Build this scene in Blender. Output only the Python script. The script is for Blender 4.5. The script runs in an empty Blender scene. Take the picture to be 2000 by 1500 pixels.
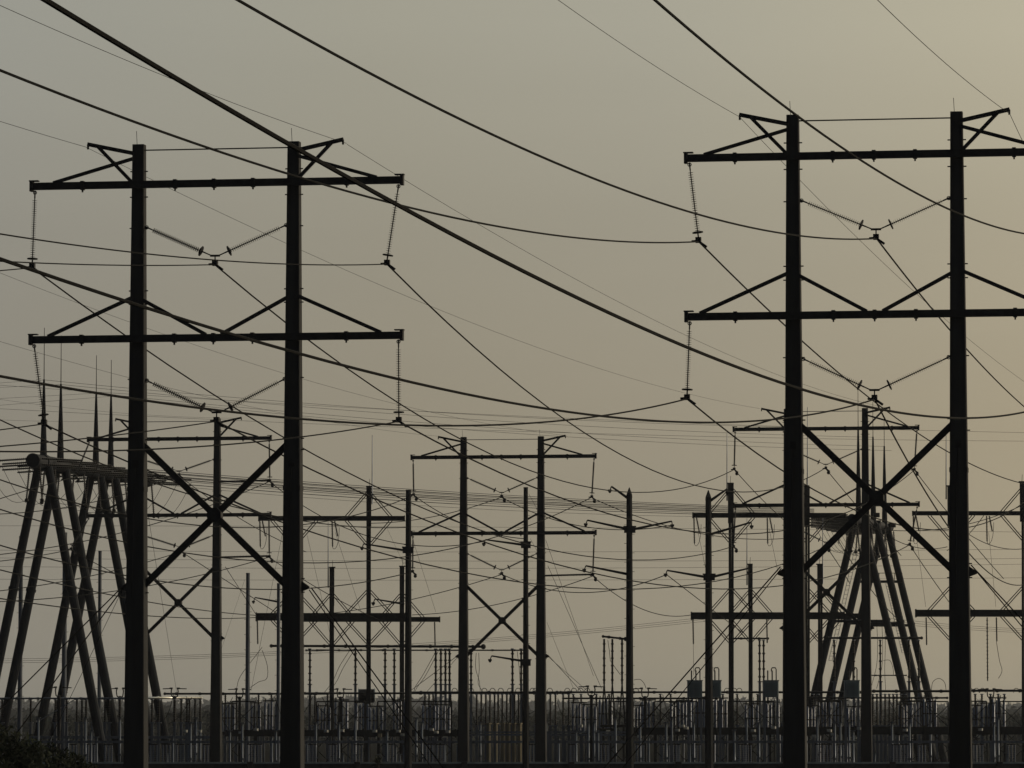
import bpy, math, random
import numpy as np
from mathutils import Vector, Matrix
R = math.radians
random.seed(7)
SC = bpy.context.scene
COL = SC.collection

# ------------------------------------------------------------------ camera
F, HZ, CAMZ = 9260.0, 1395.0, 8.0            # focal length and horizon row in pixels of the 2000x1500 photograph
TILT = math.atan((HZ - 750) / F)
cam = bpy.data.cameras.new('camera')
cam.sensor_width = 36.0
cam.lens = 36.0 * F / 2000.0
cam.clip_start, cam.clip_end = 0.5, 12000
co = bpy.data.objects.new('camera', cam)
co.location = (0, 0, CAMZ)
co.rotation_euler = (R(90) + TILT, 0, 0)
COL.objects.link(co)
SC.camera = co

# ------------------------------------------------------------------ sky and sun
SUN_AZ, SUN_EL = R(58), R(9)                  # measured from the view direction, to the right
w = bpy.data.worlds.new('World')
SC.world = w
w.use_nodes = True
nt = w.node_tree
nt.nodes.clear()
out = nt.nodes.new('ShaderNodeOutputWorld')
bg = nt.nodes.new('ShaderNodeBackground')
bg.inputs['Strength'].default_value = 0.1
sky = nt.nodes.new('ShaderNodeTexSky')
sky.sky_type = 'NISHITA'
sky.sun_disc = False
sky.sun_elevation = SUN_EL
sky.sun_rotation = SUN_AZ
sky.dust_density = 6.0
sky.air_density = 1.2
tc = nt.nodes.new('ShaderNodeTexCoord')
dot = nt.nodes.new('ShaderNodeVectorMath'); dot.operation = 'DOT_PRODUCT'
sd = (math.sin(SUN_AZ) * math.cos(SUN_EL), math.cos(SUN_AZ) * math.cos(SUN_EL), math.sin(SUN_EL))
dot.inputs[1].default_value = sd
nt.links.new(tc.outputs['Generated'], dot.inputs[0])
ramp = nt.nodes.new('ShaderNodeValToRGB')     # dusty evening veil, brightest round the sun, dim opposite it
cr = ramp.color_ramp
stops = [(0.0, (0.008, 0.010, 0.015)), (0.45, (0.014, 0.017, 0.024)), (0.60, (0.075, 0.078, 0.085)),
         (0.70, (0.240, 0.226, 0.190)), (0.757, (0.280, 0.250, 0.186)), (0.782, (0.304, 0.270, 0.200)),
         (0.807, (0.352, 0.304, 0.212)), (0.90, (0.58, 0.47, 0.30)), (1.0, (0.95, 0.74, 0.46))]
while len(cr.elements) < len(stops):
    cr.elements.new(0.5)
for e, (p, c) in zip(cr.elements, stops):
    e.position = p; e.color = (*c, 1)
mr = nt.nodes.new('ShaderNodeMapRange')
mr.inputs['From Min'].default_value = -1; mr.inputs['From Max'].default_value = 1
nt.links.new(dot.outputs['Value'], mr.inputs['Value'])
nt.links.new(mr.outputs['Result'], ramp.inputs['Fac'])
sc10 = nt.nodes.new('ShaderNodeVectorMath'); sc10.operation = 'SCALE'; sc10.inputs['Scale'].default_value = 10.0 / 0.6
# the veil thins upwards: brighter and less brown with height
sep = nt.nodes.new('ShaderNodeSeparateXYZ')
nt.links.new(tc.outputs['Generated'], sep.inputs[0])
lift = nt.nodes.new('ShaderNodeValToRGB')
for k, (p, c) in enumerate([(0.06, (0.638, 0.636, 0.640)), (0.10, (0.662, 0.685, 0.722)), (0.145, (0.765, 0.82, 0.89)), (0.35, (0.80, 0.88, 0.98))]):
    e = lift.color_ramp.elements[k] if k < 2 else lift.color_ramp.elements.new(p)
    e.position = p; e.color = (*c, 1)
nt.links.new(sep.outputs['Z'], lift.inputs['Fac'])
mul = nt.nodes.new('ShaderNodeVectorMath'); mul.operation = 'MULTIPLY'
nt.links.new(ramp.outputs['Color'], mul.inputs[0]); nt.links.new(lift.outputs['Color'], mul.inputs[1])
nzm = nt.nodes.new('ShaderNodeMapping'); nzm.inputs['Scale'].default_value = (3, 3, 22)
nz = nt.nodes.new('ShaderNodeTexNoise'); nz.inputs['Scale'].default_value = 2.2; nz.inputs['Detail'].default_value = 4
nzr = nt.nodes.new('ShaderNodeMapRange'); nzr.inputs['To Min'].default_value = 0.955; nzr.inputs['To Max'].default_value = 1.045
nt.links.new(tc.outputs['Generated'], nzm.inputs['Vector']); nt.links.new(nzm.outputs['Vector'], nz.inputs['Vector']); nt.links.new(nz.outputs['Fac'], nzr.inputs['Value'])
mul2 = nt.nodes.new('ShaderNodeVectorMath'); mul2.operation = 'SCALE'
nt.links.new(mul.outputs['Vector'], mul2.inputs[0]); nt.links.new(nzr.outputs['Result'], mul2.inputs['Scale'])
nt.links.new(mul2.outputs['Vector'], sc10.inputs[0])
mix = nt.nodes.new('ShaderNodeMix'); mix.data_type = 'RGBA'
mix.inputs['Factor'].default_value = 0.96     # how much of the clear sky the dust veil hides
nt.links.new(sky.outputs['Color'], mix.inputs['A'])
nt.links.new(sc10.outputs['Vector'], mix.inputs['B'])
nt.links.new(mix.outputs['Result'], bg.inputs['Color'])
nt.links.new(bg.outputs['Background'], out.inputs['Surface'])

sl = bpy.data.lights.new('sun', 'SUN')
sl.energy = 0.85
sl.angle = R(6)
sl.color = (1.0, 0.86, 0.66)
so = bpy.data.objects.new('sun', sl)
so.rotation_euler = Vector(sd).to_track_quat('Z', 'Y').to_euler()
so.location = (100, 50, 80)
COL.objects.link(so)
SC.view_settings.view_transform = 'Standard'
SC.view_settings.look = 'None'
SC.view_settings.exposure = 0.0
SC.view_settings.gamma = 1.0
SC.cycles.use_denoising = True
SC.cycles.max_bounces = 4
SC.cycles.volume_bounces = 1


# ------------------------------------------------------------------ helpers
def at(px, py, d):
    """the point of the place that lies d metres ahead behind a measured spot of the photograph"""
    a = (px - 1000) / F; b = (750 - py) / F
    dy = math.cos(TILT) - b * math.sin(TILT); dz = math.sin(TILT) + b * math.cos(TILT)
    return Vector((a / dy * d, d, CAMZ + dz / dy * d))


def mat(name, col, rough=0.7, metal=0.0, var=0.35, scale=2.0, streak=False, spec=0.15):
    m = bpy.data.materials.new(name); m.use_nodes = True
    n = m.node_tree; b = n.nodes['Principled BSDF']
    b.inputs['Roughness'].default_value = rough
    b.inputs['Metallic'].default_value = metal
    b.inputs['Specular IOR Level'].default_value = spec
    t = n.nodes.new('ShaderNodeTexCoord'); mp = n.nodes.new('ShaderNodeMapping')
    mp.inputs['Scale'].default_value = (1, 1, 0.12) if streak else (1, 1, 1)
    nz = n.nodes.new('ShaderNodeTexNoise'); nz.inputs['Scale'].default_value = scale; nz.inputs['Detail'].default_value = 6
    n.links.new(t.outputs['Object'], mp.inputs['Vector']); n.links.new(mp.outputs['Vector'], nz.inputs['Vector'])
    rp = n.nodes.new('ShaderNodeValToRGB')
    rp.color_ramp.elements[0].position = 0.3; rp.color_ramp.elements[1].position = 0.72
    rp.color_ramp.elements[0].color = tuple(c * (1 - var) for c in col) + (1,)
    rp.color_ramp.elements[1].color = tuple(min(1, c * (1 + var)) for c in col) + (1,)
    n.links.new(nz.outputs['Fac'], rp.inputs['Fac']); n.links.new(rp.outputs['Color'], b.inputs['Base Color'])
    return m


M = dict(
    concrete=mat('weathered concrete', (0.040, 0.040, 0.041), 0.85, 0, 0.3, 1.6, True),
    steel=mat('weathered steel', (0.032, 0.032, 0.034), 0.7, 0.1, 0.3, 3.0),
    galv=mat('galvanised steel', (0.18, 0.20, 0.24), 0.42, 0.6, 0.3, 4.0, True),
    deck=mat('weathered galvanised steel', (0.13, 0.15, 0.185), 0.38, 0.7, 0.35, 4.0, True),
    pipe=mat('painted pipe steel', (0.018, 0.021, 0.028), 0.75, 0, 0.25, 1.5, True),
    alu=mat('bare aluminium', (0.80, 0.77, 0.70), 0.3, 0.9, 0.1, 5.0),
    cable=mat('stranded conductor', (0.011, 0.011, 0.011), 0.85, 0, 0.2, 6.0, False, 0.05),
    poly=mat('polymer sheds', (0.035, 0.035, 0.04), 0.5, 0, 0.2, 6.0),
    porc=mat('brown porcelain', (0.024, 0.021, 0.021), 0.5, 0, 0.3, 5.0),
    blue=mat('blue grey enamel', (0.12, 0.15, 0.22), 0.28, 0.1, 0.3, 3.0, True, 0.5),
    grey=mat('grey enamel', (0.30, 0.36, 0.37), 0.5, 0.1, 0.2, 2.0, True),
    tan=mat('tan enamel', (0.36, 0.30, 0.20), 0.6, 0, 0.2, 3.0, True),
    white=mat('pale enamel', (0.74, 0.71, 0.62), 0.5, 0, 0.12, 3.0),
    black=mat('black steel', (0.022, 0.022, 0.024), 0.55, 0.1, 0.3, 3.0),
    leaf=mat('dark leaves', (0.022, 0.028, 0.014), 0.8, 0, 0.5, 1.2),
    farleaf=mat('distant foliage', (0.022, 0.027, 0.021), 0.9, 0, 0.5, 0.12),
    bark=mat('bark', (0.04, 0.034, 0.03), 0.9, 0, 0.3, 6.0, True),
    ground=mat('dry grass and gravel', (0.02, 0.02, 0.018), 0.95, 0, 0.4, 0.15, False, 0.0),
)


class MB:
    """collects shapes in metres and links them as one mesh object"""
    def __init__(s): s.v = []; s.f = []

    def add(s, vs, fs):
        o = len(s.v); s.v += [tuple(p) for p in vs]; s.f += [tuple(i + o for i in q) for q in fs]
        return s

    def ring_tube(s, pts, rads, n=6, cap=True, rot=0.0, flat=None):
        pts = [Vector(p) for p in pts]
        if not hasattr(rads, '__len__'): rads = [rads] * len(pts)
        vs = []; fs = []
        up0 = None
        for i, p in enumerate(pts):
            t = (pts[min(i + 1, len(pts) - 1)] - pts[max(i - 1, 0)])
            t = t.normalized() if t.length > 1e-9 else Vector((0, 0, 1))
            if up0 is None:
                up0 = Vector((0, 0, 1)) if abs(t.z) < 0.9 else Vector((1, 0, 0))
            a = (up0 - t * up0.dot(t))
            a = a.normalized() if a.length > 1e-6 else t.orthogonal().normalized()
            up0 = a; b = t.cross(a)
            for k in range(n):
                g = rot + 2 * math.pi * k / n
                vs.append(p + (a * math.cos(g) + b * math.sin(g)) * rads[i])
        for i in range(len(pts) - 1):
            for k in range(n):
                fs.append((i * n + k, i * n + (k + 1) % n, (i + 1) * n + (k + 1) % n, (i + 1) * n + k))
        if cap:
            fs.append(tuple(range(n - 1, -1, -1))); fs.append(tuple(range((len(pts) - 1) * n, len(pts) * n)))
        return s.add(vs, fs)

    def bar(s, a, b, wd, ht=None):
        """straight bar of square or rectangular section"""
        a, b = Vector(a), Vector(b); ht = ht or wd
        t = (b - a).normalized()
        u = Vector((0, 0, 1)) if abs(t.z) < 0.95 else Vector((0, 1, 0))
        u = (u - t * u.dot(t)).normalized(); v = t.cross(u)
        vs = [p + v * (sx * wd / 2) + u * (sy * ht / 2) for p in (a, b) for sx, sy in ((-1, -1), (1, -1), (1, 1), (-1, 1))]
        return s.add(vs, [(0, 1, 2, 3)[::-1], (4, 5, 6, 7), (0, 1, 5, 4), (1, 2, 6, 5), (2, 3, 7, 6), (3, 0, 4, 7)])

    def box(s, c, sz, ch=0.0):
        x, y, z = (q / 2 for q in sz); c = Vector(c)
        if ch <= 0:
            vs = [c + Vector((sx * x, sy * y, sz_ * z)) for sz_ in (-1, 1) for sx, sy in ((-1, -1), (1, -1), (1, 1), (-1, 1))]
            return s.add(vs, [(3, 2, 1, 0), (4, 5, 6, 7), (0, 1, 5, 4), (1, 2, 6, 5), (2, 3, 7, 6), (3, 0, 4, 7)])
        return s.prism([(c.z - z, x, y), (c.z + z, x, y)], ch, (c.x, c.y))

    def prism(s, lev, ch=0.05, off=(0, 0)):
        """chamfered rectangular column through levels (z, half x, half y)"""
        vs = []; fs = []
        for z, x, y in lev:
            for px, py in ((-x + ch, -y), (x - ch, -y), (x, -y + ch), (x, y - ch), (x - ch, y), (-x + ch, y), (-x, y - ch), (-x, -y + ch)):
                vs.append((off[0] + px, off[1] + py, z))
        for i in range(len(lev) - 1):
            for k in range(8):
                fs.append((i * 8 + k, i * 8 + (k + 1) % 8, i * 8 + 8 + (k + 1) % 8, i * 8 + 8 + k))
        fs.append(tuple(range(7, -1, -1))); fs.append(tuple(range(len(lev) * 8 - 8, len(lev) * 8)))
        return s.add(vs, fs)

    def lathe(s, a, b, prof, n=8):
        """profile [(fraction of a-b, radius)] turned about the line a-b"""
        a, b = Vector(a), Vector(b)
        return s.ring_tube([a + (b - a) * t for t, r in prof], [r for t, r in prof], n)

    def sheds(s, a, b, core, rad, cnt, n=8):
        prof = [(0, core)]
        for i in range(cnt):
            t0 = 0.02 + 0.96 * i / cnt; dt = 0.96 / cnt
            prof += [(t0 + dt * 0.30, core), (t0 + dt * 0.45, rad), (t0 + dt * 0.60, core)]
        prof.append((1, core))
        return s.lathe(a, b, prof, n)

    def ball(s, c, r, n=8, m=5):
        c = Vector(c)
        return s.lathe(c - Vector((0, 0, r)), c + Vector((0, 0, r)),
                       [(0.5 - 0.5 * math.cos(math.pi * i / m), max(0.01, r * math.sin(math.pi * i / m))) for i in range(m + 1)], n)

    def torus(s, c, axis, r, tr, n=14):
        c = Vector(c); axis = Vector(axis).normalized(); a = axis.orthogonal().normalized(); b = axis.cross(a)
        pts = [c + (a * math.cos(2 * math.pi * k / n) + b * math.sin(2 * math.pi * k / n)) * r for k in range(n + 1)]
        return s.ring_tube(pts, tr, 5, False)

    def build(s, name, m, parent=None, origin=(0, 0, 0), smooth=False):
        o_ = Vector(origin)
        me = bpy.data.meshes.new(name)
        me.from_pydata([tuple(Vector(p) - o_) for p in s.v], [], s.f)
        me.materials.append(M[m] if isinstance(m, str) else m)
        if smooth:
            for p in me.polygons: p.use_smooth = True
        me.update()
        ob = bpy.data.objects.new(name, me)
        COL.objects.link(ob)
        if parent is not None: ob.parent = parent
        else: ob.location = o_
        return ob


def tag(o, label=None, cat=None, group=None, kind=None):
    if label: o['label'] = label
    if cat: o['category'] = cat
    if group: o['group'] = group
    if kind: o['kind'] = kind
    return o


def thing(name, label, cat, loc, rz=0.0, group=None):
    o = bpy.data.objects.new(name, None)
    o.empty_display_size = 0.5
    COL.objects.link(o); o.location = loc; o.rotation_euler = (0, 0, rz)
    return tag(o, label, cat, group)


def copy_tree(o, parent=None):
    c = o.copy(); COL.objects.link(c)
    if parent is not None: c.parent = parent
    for ch in list(o.children): copy_tree(ch, c)
    return c


ORD = 'first second third fourth fifth sixth seventh eighth ninth tenth eleventh twelfth thirteenth fourteenth fifteenth sixteenth'.split()

# ------------------------------------------------------------------ ground, perimeter wall, far wood
tag(MB().add([(-1190, -55, 0), (1190, -55, 0), (1190, 7400, 0), (-1190, 7400, 0)], [(0, 1, 2, 3)]).build('ground', 'ground'), kind='structure')

DW = 400.0
mb = MB(); zt = at(1000, 1489, DW).z
wl = thing('perimeter_wall', 'long dark precast perimeter wall along the bottom edge of the substation yard', 'wall', (0, DW, 0))
mb.box((0, 0, zt / 2 - 0.06), (130, 0.25, zt - 0.12)); mb.build('wall_panel', 'concrete', wl)
mb = MB(); mb.box((0, 0, zt - 0.05), (130, 0.42, 0.14)); mb.build('coping', 'grey', wl)
for i in range(14):
    MB().box((-58 + i * 9, -0.20, zt / 2), (0.5, 0.40, zt + 0.12), 0.03).build('post', 'concrete', wl)


def leaf_cloud(mb, cx, cy, cz, rx, ry, rz, n, size, rnd):
    for _ in range(n):
        while True:
            p = Vector((rnd.uniform(-1, 1), rnd.uniform(-1, 1), rnd.uniform(-1, 1)))
            if 0.15 < p.length < 1: break
        c = Vector((cx + p.x * rx, cy + p.y * ry, cz + p.z * rz))
        a = Vector((rnd.gauss(0, 1), rnd.gauss(0, 1), rnd.gauss(0, 1))).normalized(); b = a.orthogonal().normalized()
        l = size * rnd.uniform(0.6, 1.4)
        mb.add([c - a * l, c + b * l * 0.45, c + a * l, c - b * l * 0.45], [(0, 1, 2, 3)])


rnd = random.Random(3)
mb = MB()
for row, (d0, top0) in enumerate(((6500, 1370), (2800, 1381), (1300, 1396))):
    x = -250.0
    while x < 2250:
        wpx = rnd.uniform(8, 26)
        hpx = top0 + rnd.gauss(0, 2.5) + 4 * math.sin(x / 140 + row) - (4 if row == 0 and x < 1300 else 0)
        d = d0 + rnd.uniform(-40, 40)
        t = at(x, hpx, d); r = wpx * d / F
        leaf_cloud(mb, t.x, t.y, t.z - r * 0.9, r * 1.15, r, r, 26, 0.9 * d / 1400, rnd)
        leaf_cloud(mb, t.x, t.y, t.z * 0.45, r * 1.3, r, t.z * 0.5, 46, 1.6 * d / 1400, rnd)
        x += wpx * 0.75
tag(mb.build('far_wood', 'farleaf'), 'hazy low belt of woodland along the horizon behind the substation', 'woodland', kind='stuff')

# ------------------------------------------------------------------ H-frame towers
CLAMPS = []


def hang(p, d):
    """depth of the tower clamp measured at this spot, if there is one"""
    for px, py, dc in CLAMPS:
        if abs(px - p[0]) < 9 and abs(py - p[1]) < 9 and abs(dc - d) < 8: return dc
    return d


def string(name, par, a, b, ring=True, n=8, cnt=27, core=0.025):
    """polymer insulator from a to b with end fittings, corona ring near b"""
    a, b = Vector(a), Vector(b); ax = (b - a).normalized(); L = (b - a).length
    m = MB().ring_tube([a, a + ax * 0.34], 0.035, 5)
    m.torus(a + ax * 0.08, (0, 1, 0), 0.075, 0.022, 8)
    m.ring_tube([b - ax * 0.22, b], 0.035, 5)
    m.sheds(a + ax * 0.34, b - ax * 0.20, core, 0.125, cnt, n)
    o = m.build(name, 'poly', par)
    if ring:
        rc = b - ax * 0.22
        q = MB().torus(rc, ax, 0.21, 0.035, 12)
        q.bar(rc - ax.orthogonal().normalized() * 0.2, rc + ax.orthogonal().normalized() * 0.2, 0.06)
        q.build('corona_ring', 'steel', o)
    return o


def h_tower(label, cx, ytop, d, clamps, arms=(8.25, 8.41), struts=()):
    """clamps: pixel spots of the six conductor clamps UL UC UR LL LC LR"""
    top = at(cx, ytop, d); T = top.z; rz = R(-9)
    t = thing('h_frame_tower', label, 'power tower', (top.x, d, 0), rz, 'H-frame transmission towers')
    inv = (Matrix.Translation((top.x, d, 0)) @ Matrix.Rotation(rz, 4, 'Z')).inverted()
    S = 3.53
    hw = lambda z: 0.26 + 0.0073 * (T - z)
    for s in (-1, 1):
        m = MB(); m.prism([(0, hw(0), hw(0)), (T, hw(T), hw(T))], 0.03, (s * S, 0))
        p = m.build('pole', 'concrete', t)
        b = MB()                                            # climbing bolts and brace bolts on the pole faces
        for z in (1.2, 2.35, 3.75, 6.55, 7.15, 10.5, 13.2, 13.7, 19.4, 20.0):
            for q in (-1, 1):
                b.bar((s * S + q * hw(T - z), 0, T - z), (s * S + q * (hw(T - z) + 0.13), 0, T - z), 0.05)
        b.build('bolt', 'steel', p)
        MB().ring_tube([(s * S - 0.1, 0, T), (s * S - 0.13, 0, T + 0.62)], 0.012, 4).build('bird_spike', 'steel', p)
        if d < 300:
            zp = T - 14.3; yf = -hw(zp) - 0.02
            MB().box((s * S, yf, zp), (0.27, 0.03, 0.36)).build('number_plate', 'steel', p)
            MB().ring_tube([(s * S, yf, zp - 0.18), (s * S - 0.1, yf - 0.01, zp - 2.4), (s * S - 0.12, -hw(zp - 6) - 0.02, zp - 6)], 0.02, 4).build('ground_lead', 'steel', p)
            q = MB()                                        # bolted joint band of the two pole halves
            zj = T - 15.4
            q.prism([(zj - 0.1, hw(zj) + 0.02, hw(zj) + 0.02), (zj + 0.1, hw(zj) + 0.02, hw(zj) + 0.02)], 0.03, (s * S, 0)); q.build('joint_band', 'concrete', p)
        m = MB()                                            # guy vang, a triangular plate on the outer face
        z = T - 19.75; x0 = s * (S + hw(z))
        m.add([(x0, q, z + dz) if dx == 0 else (x0 + s * dx, q, z + dz) for q in (-0.05, 0.05) for dx, dz in ((0, 0.24), (0.34, 0.0), (0.34, -0.09), (0, -0.22))],
              [(0, 1, 2, 3), (7, 6, 5, 4), (0, 4, 5, 1), (1, 5, 6, 2), (2, 6, 7, 3), (3, 7, 4, 0)])
        m.build('guy_vang', 'steel', p)
    # cross arms: a bolted pair of channels with end plates and clamp collars
    ya = -0.48
    for za in (T - 1.84, T - 8.72):
        m = MB()
        m.bar((-arms[0], ya, za), (arms[1], ya, za), 0.22, 0.32)
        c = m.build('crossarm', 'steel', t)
        for s in (-1, 1):
            ae = arms[(s + 1) // 2]
            MB().box((s * (ae + 0.08), ya, za), (0.14, 0.34, 0.46)).box((s * (ae - 0.03), ya, za + 0.24), (0.42, 0.30, 0.05)).build('end_plate', 'steel', c)
        for xx in (-6.0, -1.77, 0, 1.77, 6.0):
            m = MB().box((xx, ya, za), (0.16, 0.28, 0.40)).bar((xx, ya, za - 0.2), (xx, ya, za - 0.30), 0.07)
            m.build('collar', 'steel', c)
    yb = -0.33
    for s in (-1, 1):
        ox = S + hw(T - 1)
        m = MB(); m.bar((s * (ox - 0.1), yb, T - 0.42), (s * 5.82, yb, T + 0.03), 0.14, 0.17)
        m.ring_tube([(s * 5.8, yb, T + 0.02), (s * 5.8, yb, T - 0.2)], 0.05, 5)
        m.build('shield_wire_arm', 'steel', t)
        MB().bar((s * 5.38, yb - 0.1, T - 0.04), (s * (ox - 0.02), yb - 0.1, T - 1.70), 0.12, 0.15).build('arm_strut', 'steel', t)
        MB().bar((s * 7.35, ya, T - 1.70), (s * (ox - 0.05), yb, T - 0.66), 0.12, 0.15).build('arm_brace', 'steel', t)
        MB().bar((s * 7.55, ya, T - 8.58), (s * (S + hw(T - 7) - 0.05), yb, T - 6.90), 0.13, 0.16).build('arm_brace', 'steel', t)
        MB().bar((s * 0.34, ya, T - 8.58), (s * (S - hw(T - 7) + 0.05), yb, T - 6.98), 0.13, 0.16).build('arm_brace', 'steel', t)
    MB().ring_tube([(-S + 0.2, 0, T - 0.25), (S - 0.2, 0, T - 0.25)], 0.032, 5).build('tie_rod', 'steel', t)
    z1, z2 = T - 13.42, T - 19.72
    xi = S - hw(T - 16) + 0.12
    MB().bar((-xi, -0.11, z1), (xi, -0.11, z2), 0.16, 0.28).build('cross_brace', 'steel', t)
    MB().bar((-xi, 0.11, z2), (xi, 0.11, z1), 0.16, 0.28).build('cross_brace', 'steel', t)
    MB().ring_tube([(0, -0.24, (z1 + z2) / 2), (0, 0.24, (z1 + z2) / 2)], 0.34, 8, True, R(22.5)).build('hub_plate', 'steel', t)
    # insulators
    for i, (px, py) in enumerate(clamps):
        za = T - 1.84 if i < 3 else T - 8.72
        yt = ya if i % 3 != 1 else 0.0                       # the clamp hangs in the plane of its arm
        e0, e1 = (inv @ at(px, py, d)).y, (inv @ at(px, py, d + 1)).y
        dc = d + (yt - e0) / (e1 - e0); c = inv @ at(px, py, dc); CLAMPS.append((px, py, dc))
        if i % 3 != 1:
            s = -1 if i % 3 == 0 else 1
            st = string('insulator_string', t, (s * (arms[(s + 1) // 2] - 0.07), ya, za - 0.2), c + Vector((0, 0, 0.16)), core=0.025 if d < 300 else 0.06)
        else:
            zv = T - 3.68 if i < 3 else T - 10.53
            yk = c + Vector((0, 0, 0.36))
            MB().bar(yk + Vector((-0.22, 0, 0.02)), yk + Vector((0.22, 0, 0.02)), 0.06, 0.09).ring_tube([yk, c], 0.03, 5).build('yoke_plate', 'steel', t)
            for s in (-1, 1):
                e = yk + Vector((s * 0.2, 0, 0.04))
                a = Vector((s * (S - hw(zv)), 0, zv)); k = e + (a - e).normalized() * 0.26
                st = string('insulator_string', t, a, k, True, core=0.025 if d < 300 else 0.045)
                MB().ring_tube([k, e], 0.03, 5).build('link', 'steel', st)
        if i in struts:
            e = Vector((S + hw(c.z), 0, c.z + 0.02))
            MB().sheds(e, c + Vector((-0.1, 0, 0.1)), 0.075, 0.12, 30).build('strut_insulator', 'poly', t)
        m = MB(); m.box(c + Vector((0, 0, 0.05)), (0.24, 0.24, 0.24)).bar(c + Vector((-0.3, 0.06, 0.0)), c + Vector((0.0, 0.06, 0.02)), 0.09).bar(c, c + Vector((0.36, -0.05, -0.26)), 0.10)
        m.build('conductor_clamp', 'steel', t)
        if d > 300:
            m = MB(); m.ring_tube([c, c + Vector((0.16, 0, -0.26))], 0.035, 5); m.ball(c + Vector((0.24, 0, -0.38)), 0.16)
            m.build('hanging_weight', 'steel', t)
    return t


CL = dict(
    A=((63, 522), (420, 516), (756, 515), (86, 827), (423, 822), (779, 822)),
    B=((1364, 471), (1711, 465), (2066, 461), (1342, 778), (1708, 779), (2086, 776)),
    C=((148, 931), (350, 928), (527, 940), (139, 1073), (355, 1077), (526, 1088)),
    D=((808, 967), (980, 970), (1156, 971), (806, 1117), (980, 1121), (1158, 1124)),
    E=((1434, 917), (1613, 915), (1786, 918), (1433, 1068), (1614, 1067), (1777, 1064)))
dA, dB, dC, dD, dE = 210.0, 203.0, 427.0, 427.0, 427.0
h_tower('large near H-frame tower whose crossed braces frame a far tower pole', 423, 280, dA, CL['A'])
h_tower('large near H-frame tower cut by the right edge, tallest of all the towers', 1708, 222, dB, CL['B'], (8.05, 8.4))
h_tower('small far H-frame tower half hidden behind the large tower by the spires', 350, 818, dC, CL['C'], (8.25, 8.47), (2, 5))
h_tower('small far H-frame tower standing clear between the two large ones', 981, 853, dD, CL['D'], (8.15, 8.5), (5,))
h_tower('small far H-frame tower seen through the legs of the near tower at the right', 1613, 798, dE, CL['E'], (8.25, 8.3))


# ------------------------------------------------------------------ wires
def tube_wire(name, label, cat, pts, r, group, m='cable', n=5):
    pts = [Vector(p) for p in pts]; o = pts[len(pts) // 2].copy()
    return tag(MB().ring_tube(pts, r, n).build(name, m, None, o), label, cat, group)


def near_wire(label, end, meas, r, ysh=0.0, name='conductor', a=None, group='conductors of the near spans'):
    """span hung from a near tower back towards the previous tower behind the viewer: the plan direction is common to the line, the sag is measured"""
    e = at(end[0], end[1], hang(end, end[2])); ph = R(-11.0); u = (math.sin(ph), -math.cos(ph))
    s = [0.0]; z = [e.z]
    for px, py in meas:
        r1 = at(px, py, 1.0); rx, rzz = r1.x, r1.z - CAMZ
        det = rx * (-u[1]) + u[0]
        d = (e.x * (-u[1]) + u[0] * e.y) / det; ss = (rx * e.y - e.x) / det
        s.append(ss); z.append(CAMZ + rzz * d)
    s = np.array(s); z = np.array(z)
    if a is None:
        A = np.stack([s * s, s], 1)
        c2, c1 = np.linalg.lstsq(A, z - e.z, rcond=None)[0]
    else:
        c2 = a; c1 = float(((z - e.z - a * s * s)[1:] * s[1:]).sum() / (s[1:] ** 2).sum())
    P = []
    for k in range(81):
        q = 234.0 * k / 80
        P.append((e.x + u[0] * q, e.y + u[1] * q, e.z + c1 * q + c2 * q * q))
    return tube_wire(name, label, 'shield wire' if name != 'conductor' else 'power line', P, r, group)


RN = 0.034
near_wire('thickest black conductor, falling from the top edge beside the left corner', (2086, 777, dB),
          [(110, 0), (500, 238), (767, 397), (1167, 605), (1300, 666), (1394, 705), (1567, 766), (1721, 801), (1850, 812), (2000, 789)], 0.036)
near_wire('black conductor crossing the top of the right tower inner pole', (2066, 462, dB),
          [(1280, 0), (1496, 180), (1559, 229), (1671, 304), (1853, 409), (2000, 456)], RN)
near_wire('black conductor from the top edge to the upper V insulators of the right tower', (1712, 466, dB),
          [(465, 0), (833, 200), (1167, 352), (1300, 399), (1536, 457), (1643, 467)], RN)
near_wire('black conductor from the left edge to the upper arm insulator of the right tower', (1365, 472, dB),
          [(0, 138), (158, 200), (417, 291), (563, 338), (757, 395), (907, 430), (1167, 469), (1300, 475)], RN)
near_wire('black conductor crossing the left tower lower arm toward the right tower lower V', (1708, 780, dB),
          [(0, 508), (253, 592), (420, 643), (563, 682), (617, 700), (1000, 780), (1055, 798), (1150, 812), (1250, 821), (1350, 826), (1550, 816)], RN)
near_wire('black conductor sagging to the insulator on the lower arm of the right tower', (1342, 779, dB),
          [(0, 734), (250, 778), (500, 810), (560, 816), (750, 830), (900, 832), (1063, 823), (1250, 800)], RN)
near_wire('black conductor from the left edge to the inner upper arm tip of the left tower', (756, 516, dA),
          [(0, 457), (253, 492), (417, 508), (563, 516)], 0.027)
near_wire('black conductor from the left edge to the upper V insulators of the left tower', (420, 517, dA),
          [(0, 511), (83, 513), (253, 519)], 0.027)
near_wire('short black conductor at the left edge meeting the left tower outer upper insulator', (63, 523, dA),
          [(0, 528), (40, 527)], 0.027, a=0.0004)
near_wire('black conductor from the left edge to the inner lower arm tip of the left tower', (779, 823, dA),
          [(0, 882), (187, 881), (250, 879.5), (350, 875), (420, 870), (500, 864.5), (560, 856), (732, 831)], 0.029)
near_wire('black conductor from the left edge rising to the lower V insulators of the left tower', (423, 823, dA),
          [(0, 872), (82, 865), (250, 847)], 0.027)
near_wire('short black conductor at the left edge meeting the left tower outer lower insulator', (86, 828, dA),
          [(0, 840), (67, 829)], 0.027, a=0.0004)
SG = 'thin shield wires at the tower tops'
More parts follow.
